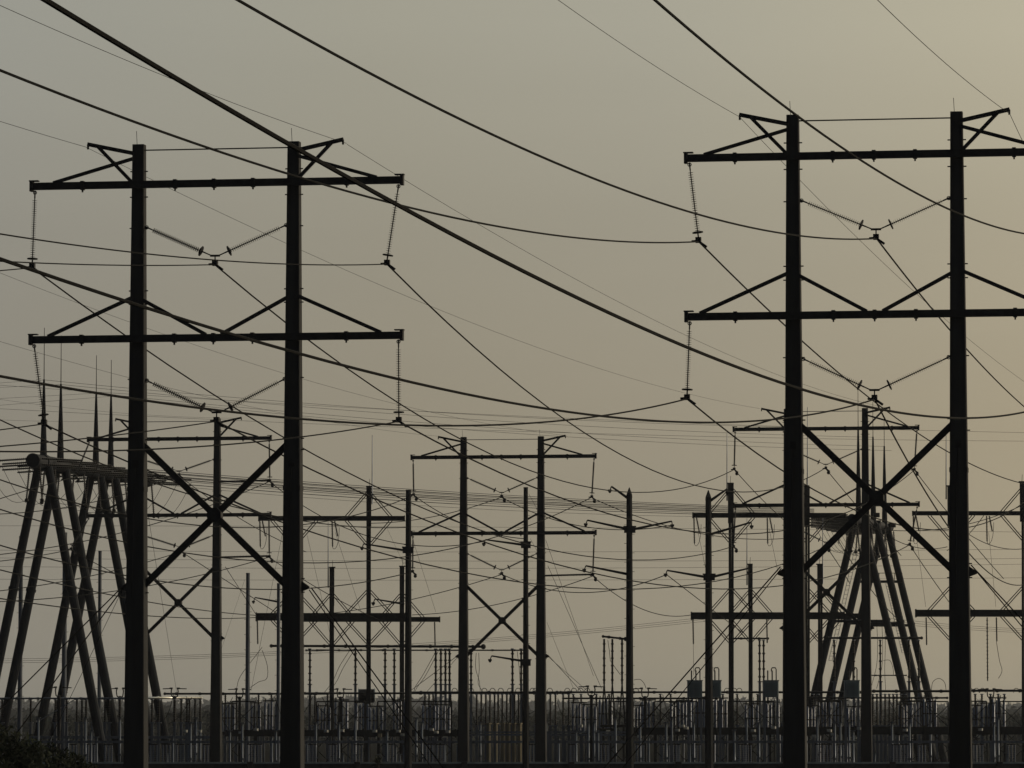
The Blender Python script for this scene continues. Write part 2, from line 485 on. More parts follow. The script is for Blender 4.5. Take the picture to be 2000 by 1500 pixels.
near_wire('thin shield wire running to the inner peak arm of the right tower', (1446, 229, dB), [(1090, 0), (1363, 180)], 0.011, 0, 'shield_wire', 0.0003, SG)
near_wire('thin shield wire running to the peak arm nearest the right edge', (1972, 222, dB), [(1715, 0), (1912, 180)], 0.013, 0, 'shield_wire', 0.0003, SG)
near_wire('thin shield wire from the top left corner to the left tower inner peak', (677, 280, dA), [(0, 12), (500, 214)], 0.011, 0, 'shield_wire', 0.0003, SG)
near_wire('thin shield wire from the left edge to the outer peak arm of the left tower', (167, 287, dA), [(0, 237)], 0.011, 0, 'shield_wire', 0.0003, SG)


def wire(label, pts, d1, d2, r, group, ext=(0, 0), name='conductor', cat='power line', n=28, m='cable'):
    """sagging wire from the first to the last measured spot; the spots between give the sag"""
    a = at(*pts[0], hang(pts[0], d1)); b = at(*pts[-1], hang(pts[-1], d2)); num = den = 0.0
    for px, py in pts[1:-1]:
        r1 = at(px, py, 1.0); rx, rzz = r1.x, r1.z - CAMZ
        q = (b.x - a.x) - rx * (b.y - a.y)
        if abs(q) < 1e-6: continue
        t = (rx * a.y - a.x) / q; k = t * (1 - t)
        z = CAMZ + rzz * (a.y + (b.y - a.y) * t); num += k * ((a.z + (b.z - a.z) * t) - z); den += k * k
    sag = num / den if den > 0 else 0.0
    P = []
    if sag == 0.0 and ext == (0, 0): n = 2
    for i in range(n + 1):
        t = -ext[0] + (1 + ext[0] + ext[1]) * i / n
        p = a + (b - a) * t; p.z -= sag * t * (1 - t); P.append(p)
    return tube_wire(name, label, cat, P, r, group, m)


FS = 'conductors of the far spans'
T1, T2 = 'the near tower at left', 'the near tower at right'
rO = 0.038
# spans from the near towers to the far towers
wire('conductor sloping from the inner upper arm tip of the left tower', [(757, 517), (767, 528), (950, 700), (1087, 805), (1250, 906), (1360, 947), (1422, 959), (1527, 958), (1612, 914)], dA, dE, rO, FS)
wire('conductor sloping from the upper V insulators of the left tower', [(421, 518), (525, 605), (610, 668), (800, 800), (897, 856), (962, 889), (1050, 924), (1140, 947), (1217, 962), (1285, 962), (1365, 947), (1434, 917)], dA, dE, rO, FS)
wire('conductor sloping from the outer upper insulator of the left tower, longest of its sagging spans', [(64, 524), (183, 613), (300, 697), (467, 804), (556, 857), (714, 943), (800, 980), (900, 1022), (1020, 1061), (1112, 1080), (1220, 1092), (1275, 1092), (1375, 1080), (1433, 1067)], dA, dE, rO, FS)
wire('conductor sloping from the inner lower arm tip of the left tower', [(780, 824), (877, 875), (1047, 954), (1120, 981), (1222, 1013), (1310, 1027), (1400, 1044), (1495, 1042), (1575, 1029), (1732, 957), (1786, 918)], dA, dE, rO, FS)
wire('conductor sloping from the lower V insulators of the left tower', [(424, 823), (452, 837), (558, 892), (715, 964), (800, 1004), (897, 1042), (1050, 1090), (1142, 1115), (1235, 1136), (1330, 1146), (1425, 1151), (1515, 1146), (1575, 1137), (1701, 1100), (1777, 1064)], dA, dE, rO, FS)
wire('conductor sloping from the outer lower insulator of the left tower', [(87, 829), (160, 860), (247, 900), (337, 937), (450, 985), (556, 1020), (711, 1070), (791, 1091), (898, 1116), (1025, 1137), (1150, 1149), (1290, 1152), (1340, 1148), (1432, 1125), (1520, 1105), (1614, 1067)], dA, dE, rO, FS)
wire('conductor leaving the outer upper insulator of the right tower, falling steeply to the right edge', [(1366, 473), (1457, 568), (1534, 640), (1608, 705), (1720, 791), (1850, 880), (2000, 945)], dB, 380, rO, FS, (0, 0.15))
wire('steep conductor leaving the upper V insulators of the right tower toward the right edge', [(1713, 467), (1788, 563), (1884, 677), (1952, 750), (2000, 794)], dB, 300, rO, FS, (0, 0.3))
wire('conductor from the outer lower insulator of the right tower dipping behind its poles', [(1343, 780), (1397, 825), (1527, 921), (1575, 951), (1697, 1007), (1770, 1027), (1850, 1035), (1890, 1029), (2000, 981)], dB, 400, rO, FS, (0, 0.1))
wire('steep conductor from the lower V insulators of the right tower passing the crossed braces', [(1709, 781), (1787, 922), (1850, 1027), (1909, 1100), (1953, 1132), (2000, 1142)], dB, 400, rO, FS, (0, 0.15))
wire('faint shield wire from the outer peak of the left tower to the far right tower', [(167, 287), (250, 328), (373, 390), (560, 473), (833, 590), (1113, 700), (1300, 764), (1484, 798)], dA, dE, 0.010, SG, (0, 0), 'shield_wire', 'shield wire')
wire('faint shield wire from the inner peak of the left tower to the far right tower', [(678, 282), (787, 350), (910, 423), (1167, 567), (1300, 635), (1450, 705), (1572, 752), (1672, 784), (1737, 798)], dA, dE, 0.011, SG, (0, 0), 'shield_wire', 'shield wire')
wire('faint shield wire from the inner peak of the right tower down to the right edge', [(1446, 230), (1506, 295), (1608, 402), (1685, 477), (1772, 556), (1888, 656), (2000, 745)], dB, 340, 0.011, SG, (0, 0.2), 'shield_wire', 'shield wire')
wire('short thin shield wire falling from the peak arm beside the right edge', [(1972, 222), (1985, 250), (2010, 302)], dB, 230, 0.014, SG, (0, 0), 'shield_wire', 'shield wire')
# spans arriving from beyond the left edge
IL = 'conductors entering from the left'
rI = 0.040
wire('conductor from the left edge to the nearer upper insulator of the middle tower', [(0, 937), (132, 975), (245, 999), (418, 1029), (500, 1031), (596, 1026), (698, 1008), (808, 967)], 275, dD, rI, IL, (0.15, 0))
wire('conductor from the left edge to the far upper insulator of the middle tower', [(0, 995), (148, 1036), (245, 1059), (352, 1078), (498, 1094), (598, 1099), (714, 1096), (803, 1086), (897, 1070), (1020, 1032), (1156, 971)], 275, dD, rI, IL, (0.15, 0))
wire('conductor from the left edge ending on the flat topped pole', [(0, 1065), (75, 1085), (150, 1105), (286, 1135), (420, 1147), (558, 1150), (608, 1147), (726, 1134), (797, 1119)], 275, 395, rI, IL, (0.15, 0))
wire('conductor from the left edge to the end of the lower substation beam, upper of two', [(0, 1113), (75, 1133), (241, 1167), (420, 1194), (502, 1202)], 290, 482, rI, IL, (0.15, 0))
wire('conductor from the left edge to the end of the lower substation beam, lower of two', [(0, 1169), (117, 1186), (245, 1200), (400, 1207), (503, 1206)], 300, 482, rI, IL, (0.15, 0))
wire('conductor sloping down from the left edge behind the left tower to the flat topped pole', [(0, 820), (82, 858), (286, 940), (374, 968), (450, 987), (556, 1010), (797, 1030)], 260, 395, rI, IL, (0.15, 0))
rC = 0.037
wire('pale conductor rising to the outer upper insulator of the hidden tower', [(0, 974), (90, 947), (148, 931)], 380, dC, rC, IL, (0.2, 0))
wire('pale conductor rising to the upper V insulators of the hidden tower', [(0, 1004), (92, 996), (245, 965), (350, 928)], 380, dC, rC, IL, (0.2, 0))
wire('pale conductor rising across the pipe legs to the upper arm tip of the hidden tower', [(0, 1083), (42, 1077), (146, 1060), (245, 1039), (390, 994), (434, 980), (527, 940)], 380, dC, rC, IL, (0.2, 0))
wire('pale conductor rising to the outer lower insulator of the hidden tower', [(0, 1096), (73, 1086), (139, 1073)], 380, dC, rC, IL, (0.2, 0))
wire('pale conductor rising to the lower V insulators of the hidden tower', [(0, 1154), (70, 1145), (128, 1134), (187, 1121), (245, 1110), (287, 1100), (355, 1077)], 380, dC, rC, IL, (0.2, 0))
wire('pale conductor rising to the lower arm tip of the hidden tower', [(0, 1175), (68, 1172), (144, 1164), (228, 1154), (292, 1143), (420, 1118), (526, 1088)], 380, dC, rC, IL, (0.2, 0))
wire('faint shield wire from the left edge to the outer peak of the middle tower', [(0, 667), (110, 700), (185, 719), (516, 800), (700, 833), (856, 852)], 275, dD, 0.010, SG, (0.15, 0), 'shield_wire', 'shield wire')
wire('faint shield wire from the left edge to the inner peak of the middle tower', [(0, 533), (130, 583), (287, 640), (463, 700), (820, 800), (950, 829), (1107, 851)], 275, dD, 0.010, SG, (0.15, 0), 'shield_wire', 'shield wire')
wire('faint shield wire from the left edge to the hidden tower peak', [(0, 780), (107, 792), (250, 809), (470, 817)], 380, dC, 0.010, SG, (0.2, 0), 'shield_wire', 'shield wire')
wire('thin level shield wire reaching the peak arm just before the left tower leg', [(0, 820), (100, 823), (226, 822)], 380, dC, 0.010, SG, (0.2, 0), 'shield_wire', 'shield wire')
# spans leaving the far towers for the substation
OS = 'conductors dropping from the far towers'
wire('conductor from the upper arm tip of the hidden tower to the flat topped pole', [(527, 941), (557, 962), (650, 1017), (700, 1039), (788, 1066), (850, 1070), (897, 1066), (942, 1058)], dC, 390, rC, OS)
wire('conductor from the upper V insulators of the hidden tower running down behind its pole', [(350, 929), (418, 981), (500, 1030), (598, 1078)], dC, 470, rC, OS)
wire('conductor from the lower V insulators of the hidden tower down to the slim pole', [(355, 1078), (420, 1120), (545, 1200)], dC, 480, rC, OS)
wire('conductor from the lower arm tip of the hidden tower down behind the near pole', [(526, 1089), (556, 1110), (650, 1165), (750, 1215)], dC, 480, rC, OS)
wire('conductor from the outer lower insulator of the hidden tower crossing the pipe legs', [(139, 1074), (205, 1110), (286, 1150)], dC, 440, rC, OS)
wire('conductor between the middle tower V insulators and the upper beam of the first substation gantry', [(980, 971), (897, 999), (802, 1015), (720, 1022)], dD, 480, rC, OS)
wire('conductor between the middle tower lower V insulators and the lower gantry beam', [(980, 1122), (897, 1149), (803, 1170), (728, 1186), (653, 1197)], dD, 484, rC, OS)
wire('conductor between the middle tower lower arm tip and the short beam end', [(1158, 1125), (1095, 1147), (1020, 1169), (912, 1191), (805, 1201)], dD, 500, rC, OS)
wire('conductor from the middle tower upper arm tip toward the pointed poles', [(1157, 973), (1222, 1000), (1280, 1022), (1400, 1046), (1530, 1052)], dD, 480, rC, OS)
wire('conductor from the middle tower upper V insulators to the davit of the first pointed pole', [(981, 972), (1050, 1002), (1145, 1030), (1222, 1036), (1311, 1026)], dD, 380, rC, OS)
wire('conductor from the middle tower outer upper insulator to the slim round pole', [(809, 968), (897, 1020), (950, 1039), (1022, 1052)], dD, 390, rC, OS)
wire('conductor from the middle tower lower arm tip sagging to the beam of the second gantry', [(1159, 1126), (1217, 1171), (1275, 1196), (1315, 1204), (1350, 1201)], dD, 482, rC, OS)
wire('conductor from the middle tower lower V insulators to the second pointed pole davit', [(981, 1122), (1060, 1150), (1150, 1157), (1235, 1144), (1302, 1122)], dD, 380, rC, OS)
wire('conductor falling from the lower davit of the second pointed pole behind its shaft', [(1303, 1123), (1377, 1180), (1450, 1235)], 380, 500, rC, OS)
wire('conductor falling from the outer upper insulator of the far right tower', [(1435, 918), (1442, 930), (1500, 987), (1520, 1005), (1560, 1040)], dE, 470, rC, OS)
wire('conductor falling from the upper V insulators of the far right tower', [(1613, 916), (1670, 984), (1760, 1085)], dE, 480, rC, OS)
wire('conductor falling from the outermost upper insulator of the far right tower', [(1787, 919), (1850, 1000), (1960, 1130)], dE, 470, rC, OS)
wire('conductor falling from the lower V insulators of the far right tower', [(1614, 1068), (1636, 1100), (1660, 1140)], dE, 470, rC, OS)
wire('conductor falling from the outermost lower insulator of the far right tower', [(1778, 1066), (1817, 1125), (1841, 1158), (1880, 1210)], dE, 480, rC, OS)
wire('conductor hanging from the far right tower toward the third gantry, above its beam', [(1620, 1015), (1680, 1040), (1780, 1029), (1830, 1036), (1990, 990)], 440, 480, rC, OS, (0, 0.1))
wire('conductor sagging below the upper beam of the third gantry at the right edge', [(1740, 1050), (1777, 1066), (1820, 1072), (1850, 1068)], 470, 480, rC, OS)
wire('conductor sagging across the third gantry columns at the right edge', [(1890, 1042), (1940, 1066), (1975, 1073), (2010, 1070)], 470, 480, rC, OS)
wire('conductor linking the two beams of the third gantry at the right edge', [(1922, 1006), (1885, 1050), (1850, 1075)], 480, 470, rC, OS)
wire('conductor falling past the far pole into the breakers right of the crossed braces', [(1640, 1060), (1700, 1150), (1760, 1215)], 440, 480, rC, OS)
# long faint spans far behind
FB = 'faint distribution lines far behind'
for i, (y1, ym, y2) in enumerate(((748, 812, 846), (795, 842, 862), (1074, 1078, 1072), (1089, 1096, 1090), (1106, 1110, 1101), (1131, 1133, 1128), (1027, 1030, 1040))):
    wire('very faint level wire far behind, %s from the top' % ORD[i], [(-60, y1), (1000, ym), (2060, y2)], 900, 960, 0.03, FB)
FB2 = 'thin lines between the spires of the two pipe gantries'
for i, (p, q, s) in enumerate((((86, 742), (1676, 836), 814), ((119, 751), (1705, 854), 824), ((188, 768), (1727, 872), 838), ((217, 774), (1741, 880), 846))):
    wire('thin shield wire between the gantry spires, %s from the top' % ORD[i], [p, (1000, s), q], 450 + i * 7, 536 + i * 8, 0.018, FB2, (0, 0), 'shield_wire', 'shield wire')
for i, (p, y) in enumerate((((86, 742), 750), ((119, 751), 758), ((188, 768), 780), ((217, 774), 794))):
    wire('thin shield wire from spire to the left edge, %s from the top' % ORD[i], [p, (-30, y)], 450 + i * 7, 440, 0.014, FB2, (0, 0.3), 'shield_wire', 'shield wire')
FB3 = 'bundle of strung conductors between the pipe gantries'
for i in range(9):
    y1 = 916 + (0, 4, 6, 11, 13, 17, 20, 26, 31)[i]; y2 = 994 + i * 2.0
    wire('thin conductor in the flat bundle between the pipe gantries, %s from the top' % ORD[i], [(280 + i * 5, y1), (700, (949, 952, 955, 958, 961, 963, 966, 971, 979)[i]), (1100, (973, 977, 979, 983, 985, 988, 992, 996, 1002)[i]), (1590, y2)], 470 + i * 1.5, 545 + i * 1.5, (0.028, 0.042, 0.026, 0.042, 0.03, 0.044, 0.026, 0.036, 0.018)[i], FB3)
for i in range(3):
    wire('thin parallel conductor low across the yard, %s from the top' % ORD[i], [(-40, 1287 + i * 4), (200, 1287 + i * 3), (430, 1278 + i * 4), (830, 1254 + i * 3), (1100, 1234 + i * 4), (1390, 1204 + i * 4)], 760, 820, 0.028, 'low parallel conductors behind the yard')
for i in range(3):
    wire('thin parallel conductor behind the third gantry, %s from the top' % ORD[i], [(1740, 1208 + i * 5), (1850, 1219 + i * 4), (2050, 1230 + i * 4)], 760, 780, 0.026, 'low parallel conductors behind the yard')
# guys
GW = 'guy wires'
for lab, p, q, d1, d2, r in (
        ('upper guy cable from the left tower outer pole down to the left edge', (238, 1147), (-60, 1445), 210, 204, 0.028),
        ('guy cable from the outer side of the left tower down to the bush', (240, 1149), (-10, 1490), 210, 200, 0.028),
        ('thin cable beside the guys left of the left tower', (240, 1150), (90, 1460), 211, 222, 0.012),
        ('guy cable from the inner side of the left tower falling to mid-picture', (608, 1148), (910, 1560), 210, 206, 0.030),
        ('second guy cable from the inner side of the left tower, close under the first', (604, 1152), (885, 1560), 210, 218, 0.026),
        ('guy cable crossing in front of the second pointed pole to the bottom edge', (1524, 1107), (1140, 1545), 203, 196, 0.030),
        ('second guy cable close beside the one crossing the second pointed pole', (1526, 1110), (1180, 1545), 203, 210, 0.022),
        ('guy cable from the far side of the right tower down to the right edge', (1897, 1104), (2080, 1300), 203, 198, 0.030),
        ('second guy cable from the far side of the right tower at the right edge', (1899, 1106), (2080, 1325), 203, 210, 0.026),
        ('guy wire from the first pole of the middle tower down to the yard', (896, 1279), (740, 1395), 427, 425, 0.026),
        ('second guy wire from the first pole of the middle tower', (896, 1281), (790, 1400), 427, 435, 0.02),
        ('guy wire from the second pole of the middle tower down to the disconnect switch', (1070, 1279), (1135, 1350), 427, 425, 0.026),
        ('second guy wire from the second pole of the middle tower', (1069, 1281), (1150, 1352), 427, 437, 0.02),
        ('guy wire from the hidden tower pole to the slim pole', (440, 1107), (500, 1200), 427, 422, 0.026),
        ('long drop lead from the flat topped pole to the breakers', (804, 1047), (851, 1195), 395, 480, 0.014),
        ('thin guy from the slim round pole to the middle tower', (1033, 965), (1052, 1000), 390, 420, 0.013),
        ('thin guy from the bracket of the slim round pole', (1036, 1052), (1052, 1082), 390, 420, 0.013),
        ('long drop lead from behind the middle tower to the switch posts', (1066, 1055), (1159, 1320), 440, 470, 0.018),
        ('second drop lead beside the one falling to the switch posts', (1070, 1105), (1175, 1345), 440, 470, 0.022),
        ('thin drop lead left of the three post switch', (1068, 1215), (1120, 1345), 440, 470, 0.014),
        ('thin drop lead behind the left tower pole', (290, 1010), (345, 1352), 300, 462, 0.013),
        ('slanting drop lead from the upper beam toward the yard', (600, 1046), (650, 1262), 470, 490, 0.016),
        ('long slanting drop lead past the first gantry column', (655, 1040), (706, 1198), 478, 486, 0.016),
        ('faint slanting drop lead behind the first gantry', (755, 1030), (790, 1105), 520, 540, 0.012),
        ('drop lead left of the left tower inner pole', (552, 1040), (490, 1350), 478, 474, 0.016),
        ('thin drop lead left of the slim pole', (478, 1132), (430, 1275), 470, 468, 0.010),
        ('drop lead from the second gantry insulator', (1363, 1037), (1379, 1115), 480, 480, 0.018),
        ('drop lead from the inner insulator of the second gantry', (1502, 1032), (1520, 1120), 480, 480, 0.018),
        ('drop lead from the second gantry lower beam to the grey transformer', (1354, 1258), (1355, 1318), 480, 452, 0.02),
        ('drop lead from the third gantry insulator', (1790, 1050), (1808, 1185), 480, 482, 0.016),
        ('drop lead from the inner insulator of the third gantry', (1931, 1040), (1945, 1185), 480, 482, 0.016)):
    wire(lab, [p, q], d1, d2, r, GW, (0, 0), 'guy_wire' if 'guy' in lab else 'drop_lead', 'cable')


# ------------------------------------------------------------------ concrete and steel poles with davit arms
def davit(t, o, root, tip, dia, d, hook=8):
    """tapering arm from the pole to its tip with a suspension clamp"""
    a = at(*root, d) - o; b = at(*tip, d) - o; m = MB()
    m.ring_tube([a, a + (b - a) * 0.9, b], [dia, dia * 0.62, dia * 0.6], 6)
    arm = m.build('davit_arm', 'steel', t)
    c = at(tip[0] - (3 if tip[0] < root[0] else -1), tip[1] + hook, d) - o
    MB().ring_tube([b, c], 0.045, 5).box(c, (0.3, 0.16, 0.16)).ball(c - Vector((0, 0, 0.1)), 0.11).build('conductor_clamp', 'steel', arm)
    return arm


def monopole(label, x, ytop, d, w0, w1, pointed, name='utility_pole', arms=(), brackets=(), m='concrete'):
    o = at(x, 1500, d); o.z = 0; t = thing(name, label, 'pole', o, 0, 'slender poles in the yard')
    T = at(x, ytop, d).z; px = d / F
    z0 = T - (20 * px if pointed else 0)
    lv = [(Vector((0, 0, 0)), w1 * px / 2 * 1.05), (Vector((0, 0, z0)), w0 * px / 2)]
    MB().ring_tube([p for p, r in lv], [r for p, r in lv], 8, True, R(22.5)).build('shaft', m, t)
    if pointed:
        MB().ring_tube([(0, 0, z0 - 0.02), (0, 0, z0 + 0.25), (0, 0, T)], [w0 * px / 2 * 1.06, w0 * px / 2 * 1.0, 0.03], 8, True, R(22.5)).build('pointed_cap', m, t)
    else:
        MB().ring_tube([(0, 0, T), (0, 0, T + 0.1)], w0 * px / 2 * 1.08, 8, True, R(22.5)).build('cap', m, t)
    for y in brackets:
        c = at(x, y, d) - o
        MB().box(c, ((w0 + 10) * px, 0.5, 0.46)).box(c + Vector((0, 0, 0.27)), ((w0 + 13) * px, 0.4, 0.10)).build('bracket', 'steel', t)
    for root, tip, dia in arms: davit(t, o, root, tip, dia, d)
    b = MB()
    for k in range(26):
        z = T - 1.5 - k * 0.75; s = 1 if k % 2 else -1
        b.bar((s * w0 * px * 0.45, 0, z), (s * (w0 * px * 0.5 + 0.17), 0, z), 0.035)
    b.build('climbing_step', 'steel', t)
    return t


monopole('flat topped pole at the end of the first upper beam', 797, 959, 395, 11, 16, False, brackets=(1075,),
         arms=(((791, 1075), (710, 1062), 0.10), ((790, 1180), (732, 1170), 0.09)))
monopole('slim round pole close before the second pole of the middle tower', 1027, 954, 390, 9, 14, False, brackets=(1065, 1295),
         arms=(((1021, 1064), (948, 1054), 0.10), ((1021, 1291), (960, 1281), 0.10)))
monopole('pointed pole with arms to both sides at its upper bracket', 1230, 952, 380, 12, 17, True, brackets=(1035,),
         arms=(((1229, 975), (1194, 950), 0.12), ((1229, 1034), (1147, 1016), 0.11), ((1231, 1035), (1312, 1018), 0.11), ((1229, 1122), (1144, 1105), 0.11)))
monopole('pointed pole with arms to both sides at its lower bracket', 1385, 957, 380, 12, 18, True, brackets=(1128,),
         arms=(((1386, 979), (1420, 955), 0.12), ((1386, 1044), (1467, 1020), 0.11), ((1384, 1128), (1303, 1114), 0.11), ((1386, 1128), (1462, 1110), 0.11)))
for lab, x, y, d, a, b in (('slim pole between the far tower pole and the left tower', 483, 1121, 470, 8, 10),
                           ('slim stepped pole just left of the left tower inner pole', 543, 1141, 470, 7, 8),
                           ('slim pole before the leftmost pipe leg', 38, 1049, 470, 8, 10),
                           ('slim pole before the splayed pipe legs, taller one', 124, 1042, 470, 9, 10),
                           ('slim pole just outside the left tower outer pole', 193, 1078, 470, 7, 8)):
    monopole(lab, x, y, d, a, b, False, 'slim_pole', (), (), 'galv')
davit(bpy.data.objects['slim_pole.001'], bpy.data.objects['slim_pole.001'].location.copy(), (541, 1175), (498, 1167), 0.10, 470)


# ------------------------------------------------------------------ substation beam gantries
def gantry(label, d, cols, beams, arm=38, rods=(), strings=(), m='steel'):
    """cols (x, ytop, width px); beams (x0, x1, y, thickness px); every column gets double knee braces above/below each beam"""
    cx = sum(c[0] for c in cols) / len(cols); o = at(cx, 1400, d); o.z = 0
    t = thing('beam_gantry', label, 'gantry', o, R(0), 'steel beam gantries')
    px = d / F
    L = lambda x, y, dy=0.0: at(x, y, d) - o + Vector((0, dy, 0))
    for x, yt, wd in cols:
        a = L(x, 1500); a.z = 0; b = L(x, yt); w_ = wd * px
        mb = MB()                                            # twin channel column with batten plates
        for s in (-1, 1):
            mb.bar(a + Vector((s * w_ * 0.27, 0, 0)), b + Vector((s * w_ * 0.27, 0, 0)), w_ * 0.44, w_ * 0.7)
        mb.box((a.x, 0.0, b.z / 2), (w_ * 0.3, w_ * 0.4, b.z - 0.02))   # web between the channels
        mb.box((a.x, 0, b.z - 2), (w_ * 0.9, w_ * 0.72, 4)); c = mb.build('column', m, t)
        MB().box((a.x, 0, b.z + 0.05), (w_ * 1.35, w_ * 1.1, 0.12)).bar((a.x, 0, b.z), (a.x + 0.05, 0, b.z + 0.8), 0.04).build('column_cap', m, c)
    for bi, (x0, x1, y, th) in enumerate(beams):
        a, b = L(x0, y, -0.45), L(x1, y, -0.45); h_ = th * px
        mb = MB().bar(a, b, h_ * 0.8, h_)
        mb.bar(a + Vector((0, -h_ * 0.45, h_ * 0.45)), b + Vector((0, -h_ * 0.45, h_ * 0.45)), h_ * 0.3, h_ * 0.16)
        mb.bar(a + Vector((0, -h_ * 0.45, -h_ * 0.45)), b + Vector((0, -h_ * 0.45, -h_ * 0.45)), h_ * 0.3, h_ * 0.16)
        bm = mb.build('beam', m, t)
        mb = MB(); mb.box(a, (0.12, h_, h_ * 1.25)); mb.box(b, (0.12, h_, h_ * 1.25)); mb.build('end_plate', m, bm)
        for x, yt, wd in cols:
            for s in (-1, 1):
                for up in ((1,) if y - 60 < yt else (1, -1)):
                    xe = x + s * arm
                    if xe < x0 - 5 or xe > x1 + 5: continue
                    mb = MB()
                    for off in (0, 6):
                        mb.bar(L(x + s * wd * 0.5, y + up * (arm + 6 + off)), L(x + s * (arm + off), y + up * th * 0.5), 0.09)
                    mb.build('knee_brace', m, t)
    for x, y0, y1 in rods:
        MB().ring_tube([L(x, y1), L(x, (y0 + y1) / 2), L(x, y0)], [0.07, 0.05, 0.03], 6).build('lightning_rod', 'galv', t)
    for x, y0, y1, sl in strings:                            # hanging insulators with their jumper loops
        mb = MB().sheds(L(x, y0, -0.5), L(x + 1, y1, -0.5), 0.06, 0.13, 16)
        s_ = mb.build('insulator_string', 'porc', t)
        if not sl: continue
        P = [L(x + 1, y1, -0.5)]
        for k in range(1, 9):
            g = k / 8 * math.pi
            P.append(L(x + 1 + 6.5 * (1 - math.cos(g)), y1 + 7 * math.sin(g) - (y1 - y0) * 0.75 * (k / 8) ** 3, -0.5))
        MB().ring_tube(P, 0.025, 5).build('jumper_loop', 'cable', s_)
        MB().sheds(L(x + 5, y0, -0.55), L(x + 11, y0 + (y1 - y0) * 0.6, -0.55), 0.06, 0.16, 12).build('insulator_string', 'porc', t)
    return t


gantry('two beam steel gantry nearer mid-picture, with a lightning rod on its tall column', 480,
       [(575, 960, 9), (720, 951, 9)], [(506, 790, 1013, 9), (501, 792, 1205, 14)], 40, [(727, 850, 985)],
       [(508, 1018, 1068, 1), (649, 1018, 1068, 1), (503, 1210, 1258, 0)])
gantry('low single beam gantry with a capped beam end and two short columns', 500,
       [(648, 1109, 9), (785, 1107, 9)], [(570, 859, 1210, 9)], 38, [(641, 1020, 1148)], [(849, 1215, 1262, 0)])
gantry('two beam steel gantry behind the pointed poles', 480,
       [(1428, 945, 10), (1577, 950, 9)], [(1353, 1650, 1007, 9), (1350, 1648, 1203, 13)], 40, [(1420, 845, 978), (1577, 795, 975)],
       [(1355, 1012, 1062, 1), (1498, 1012, 1062, 1), (1637, 1030, 1062, 0), (1353, 1208, 1258, 0), (1497, 1208, 1256, 0)])
gantry('low single beam gantry just outside the right tower', 500,
       [(1466, 1103, 8), (1602, 1103, 9)], [(1395, 1690, 1203, 9)], 38, [(1459, 1012, 1143), (1607, 1012, 1140)])
gantry('two beam steel gantry at the right edge', 480,
       [(1858, 950, 9), (2000, 942, 9)], [(1782, 2080, 1003, 8), (1788, 2080, 1198, 13)], 40, [(1848, 832, 975)],
       [(1783, 1008, 1058, 1), (1926, 1008, 1058, 1), (1808, 1206, 1260, 0), (1945, 1206, 1253, 0), (1927, 1206, 1330, 0)])


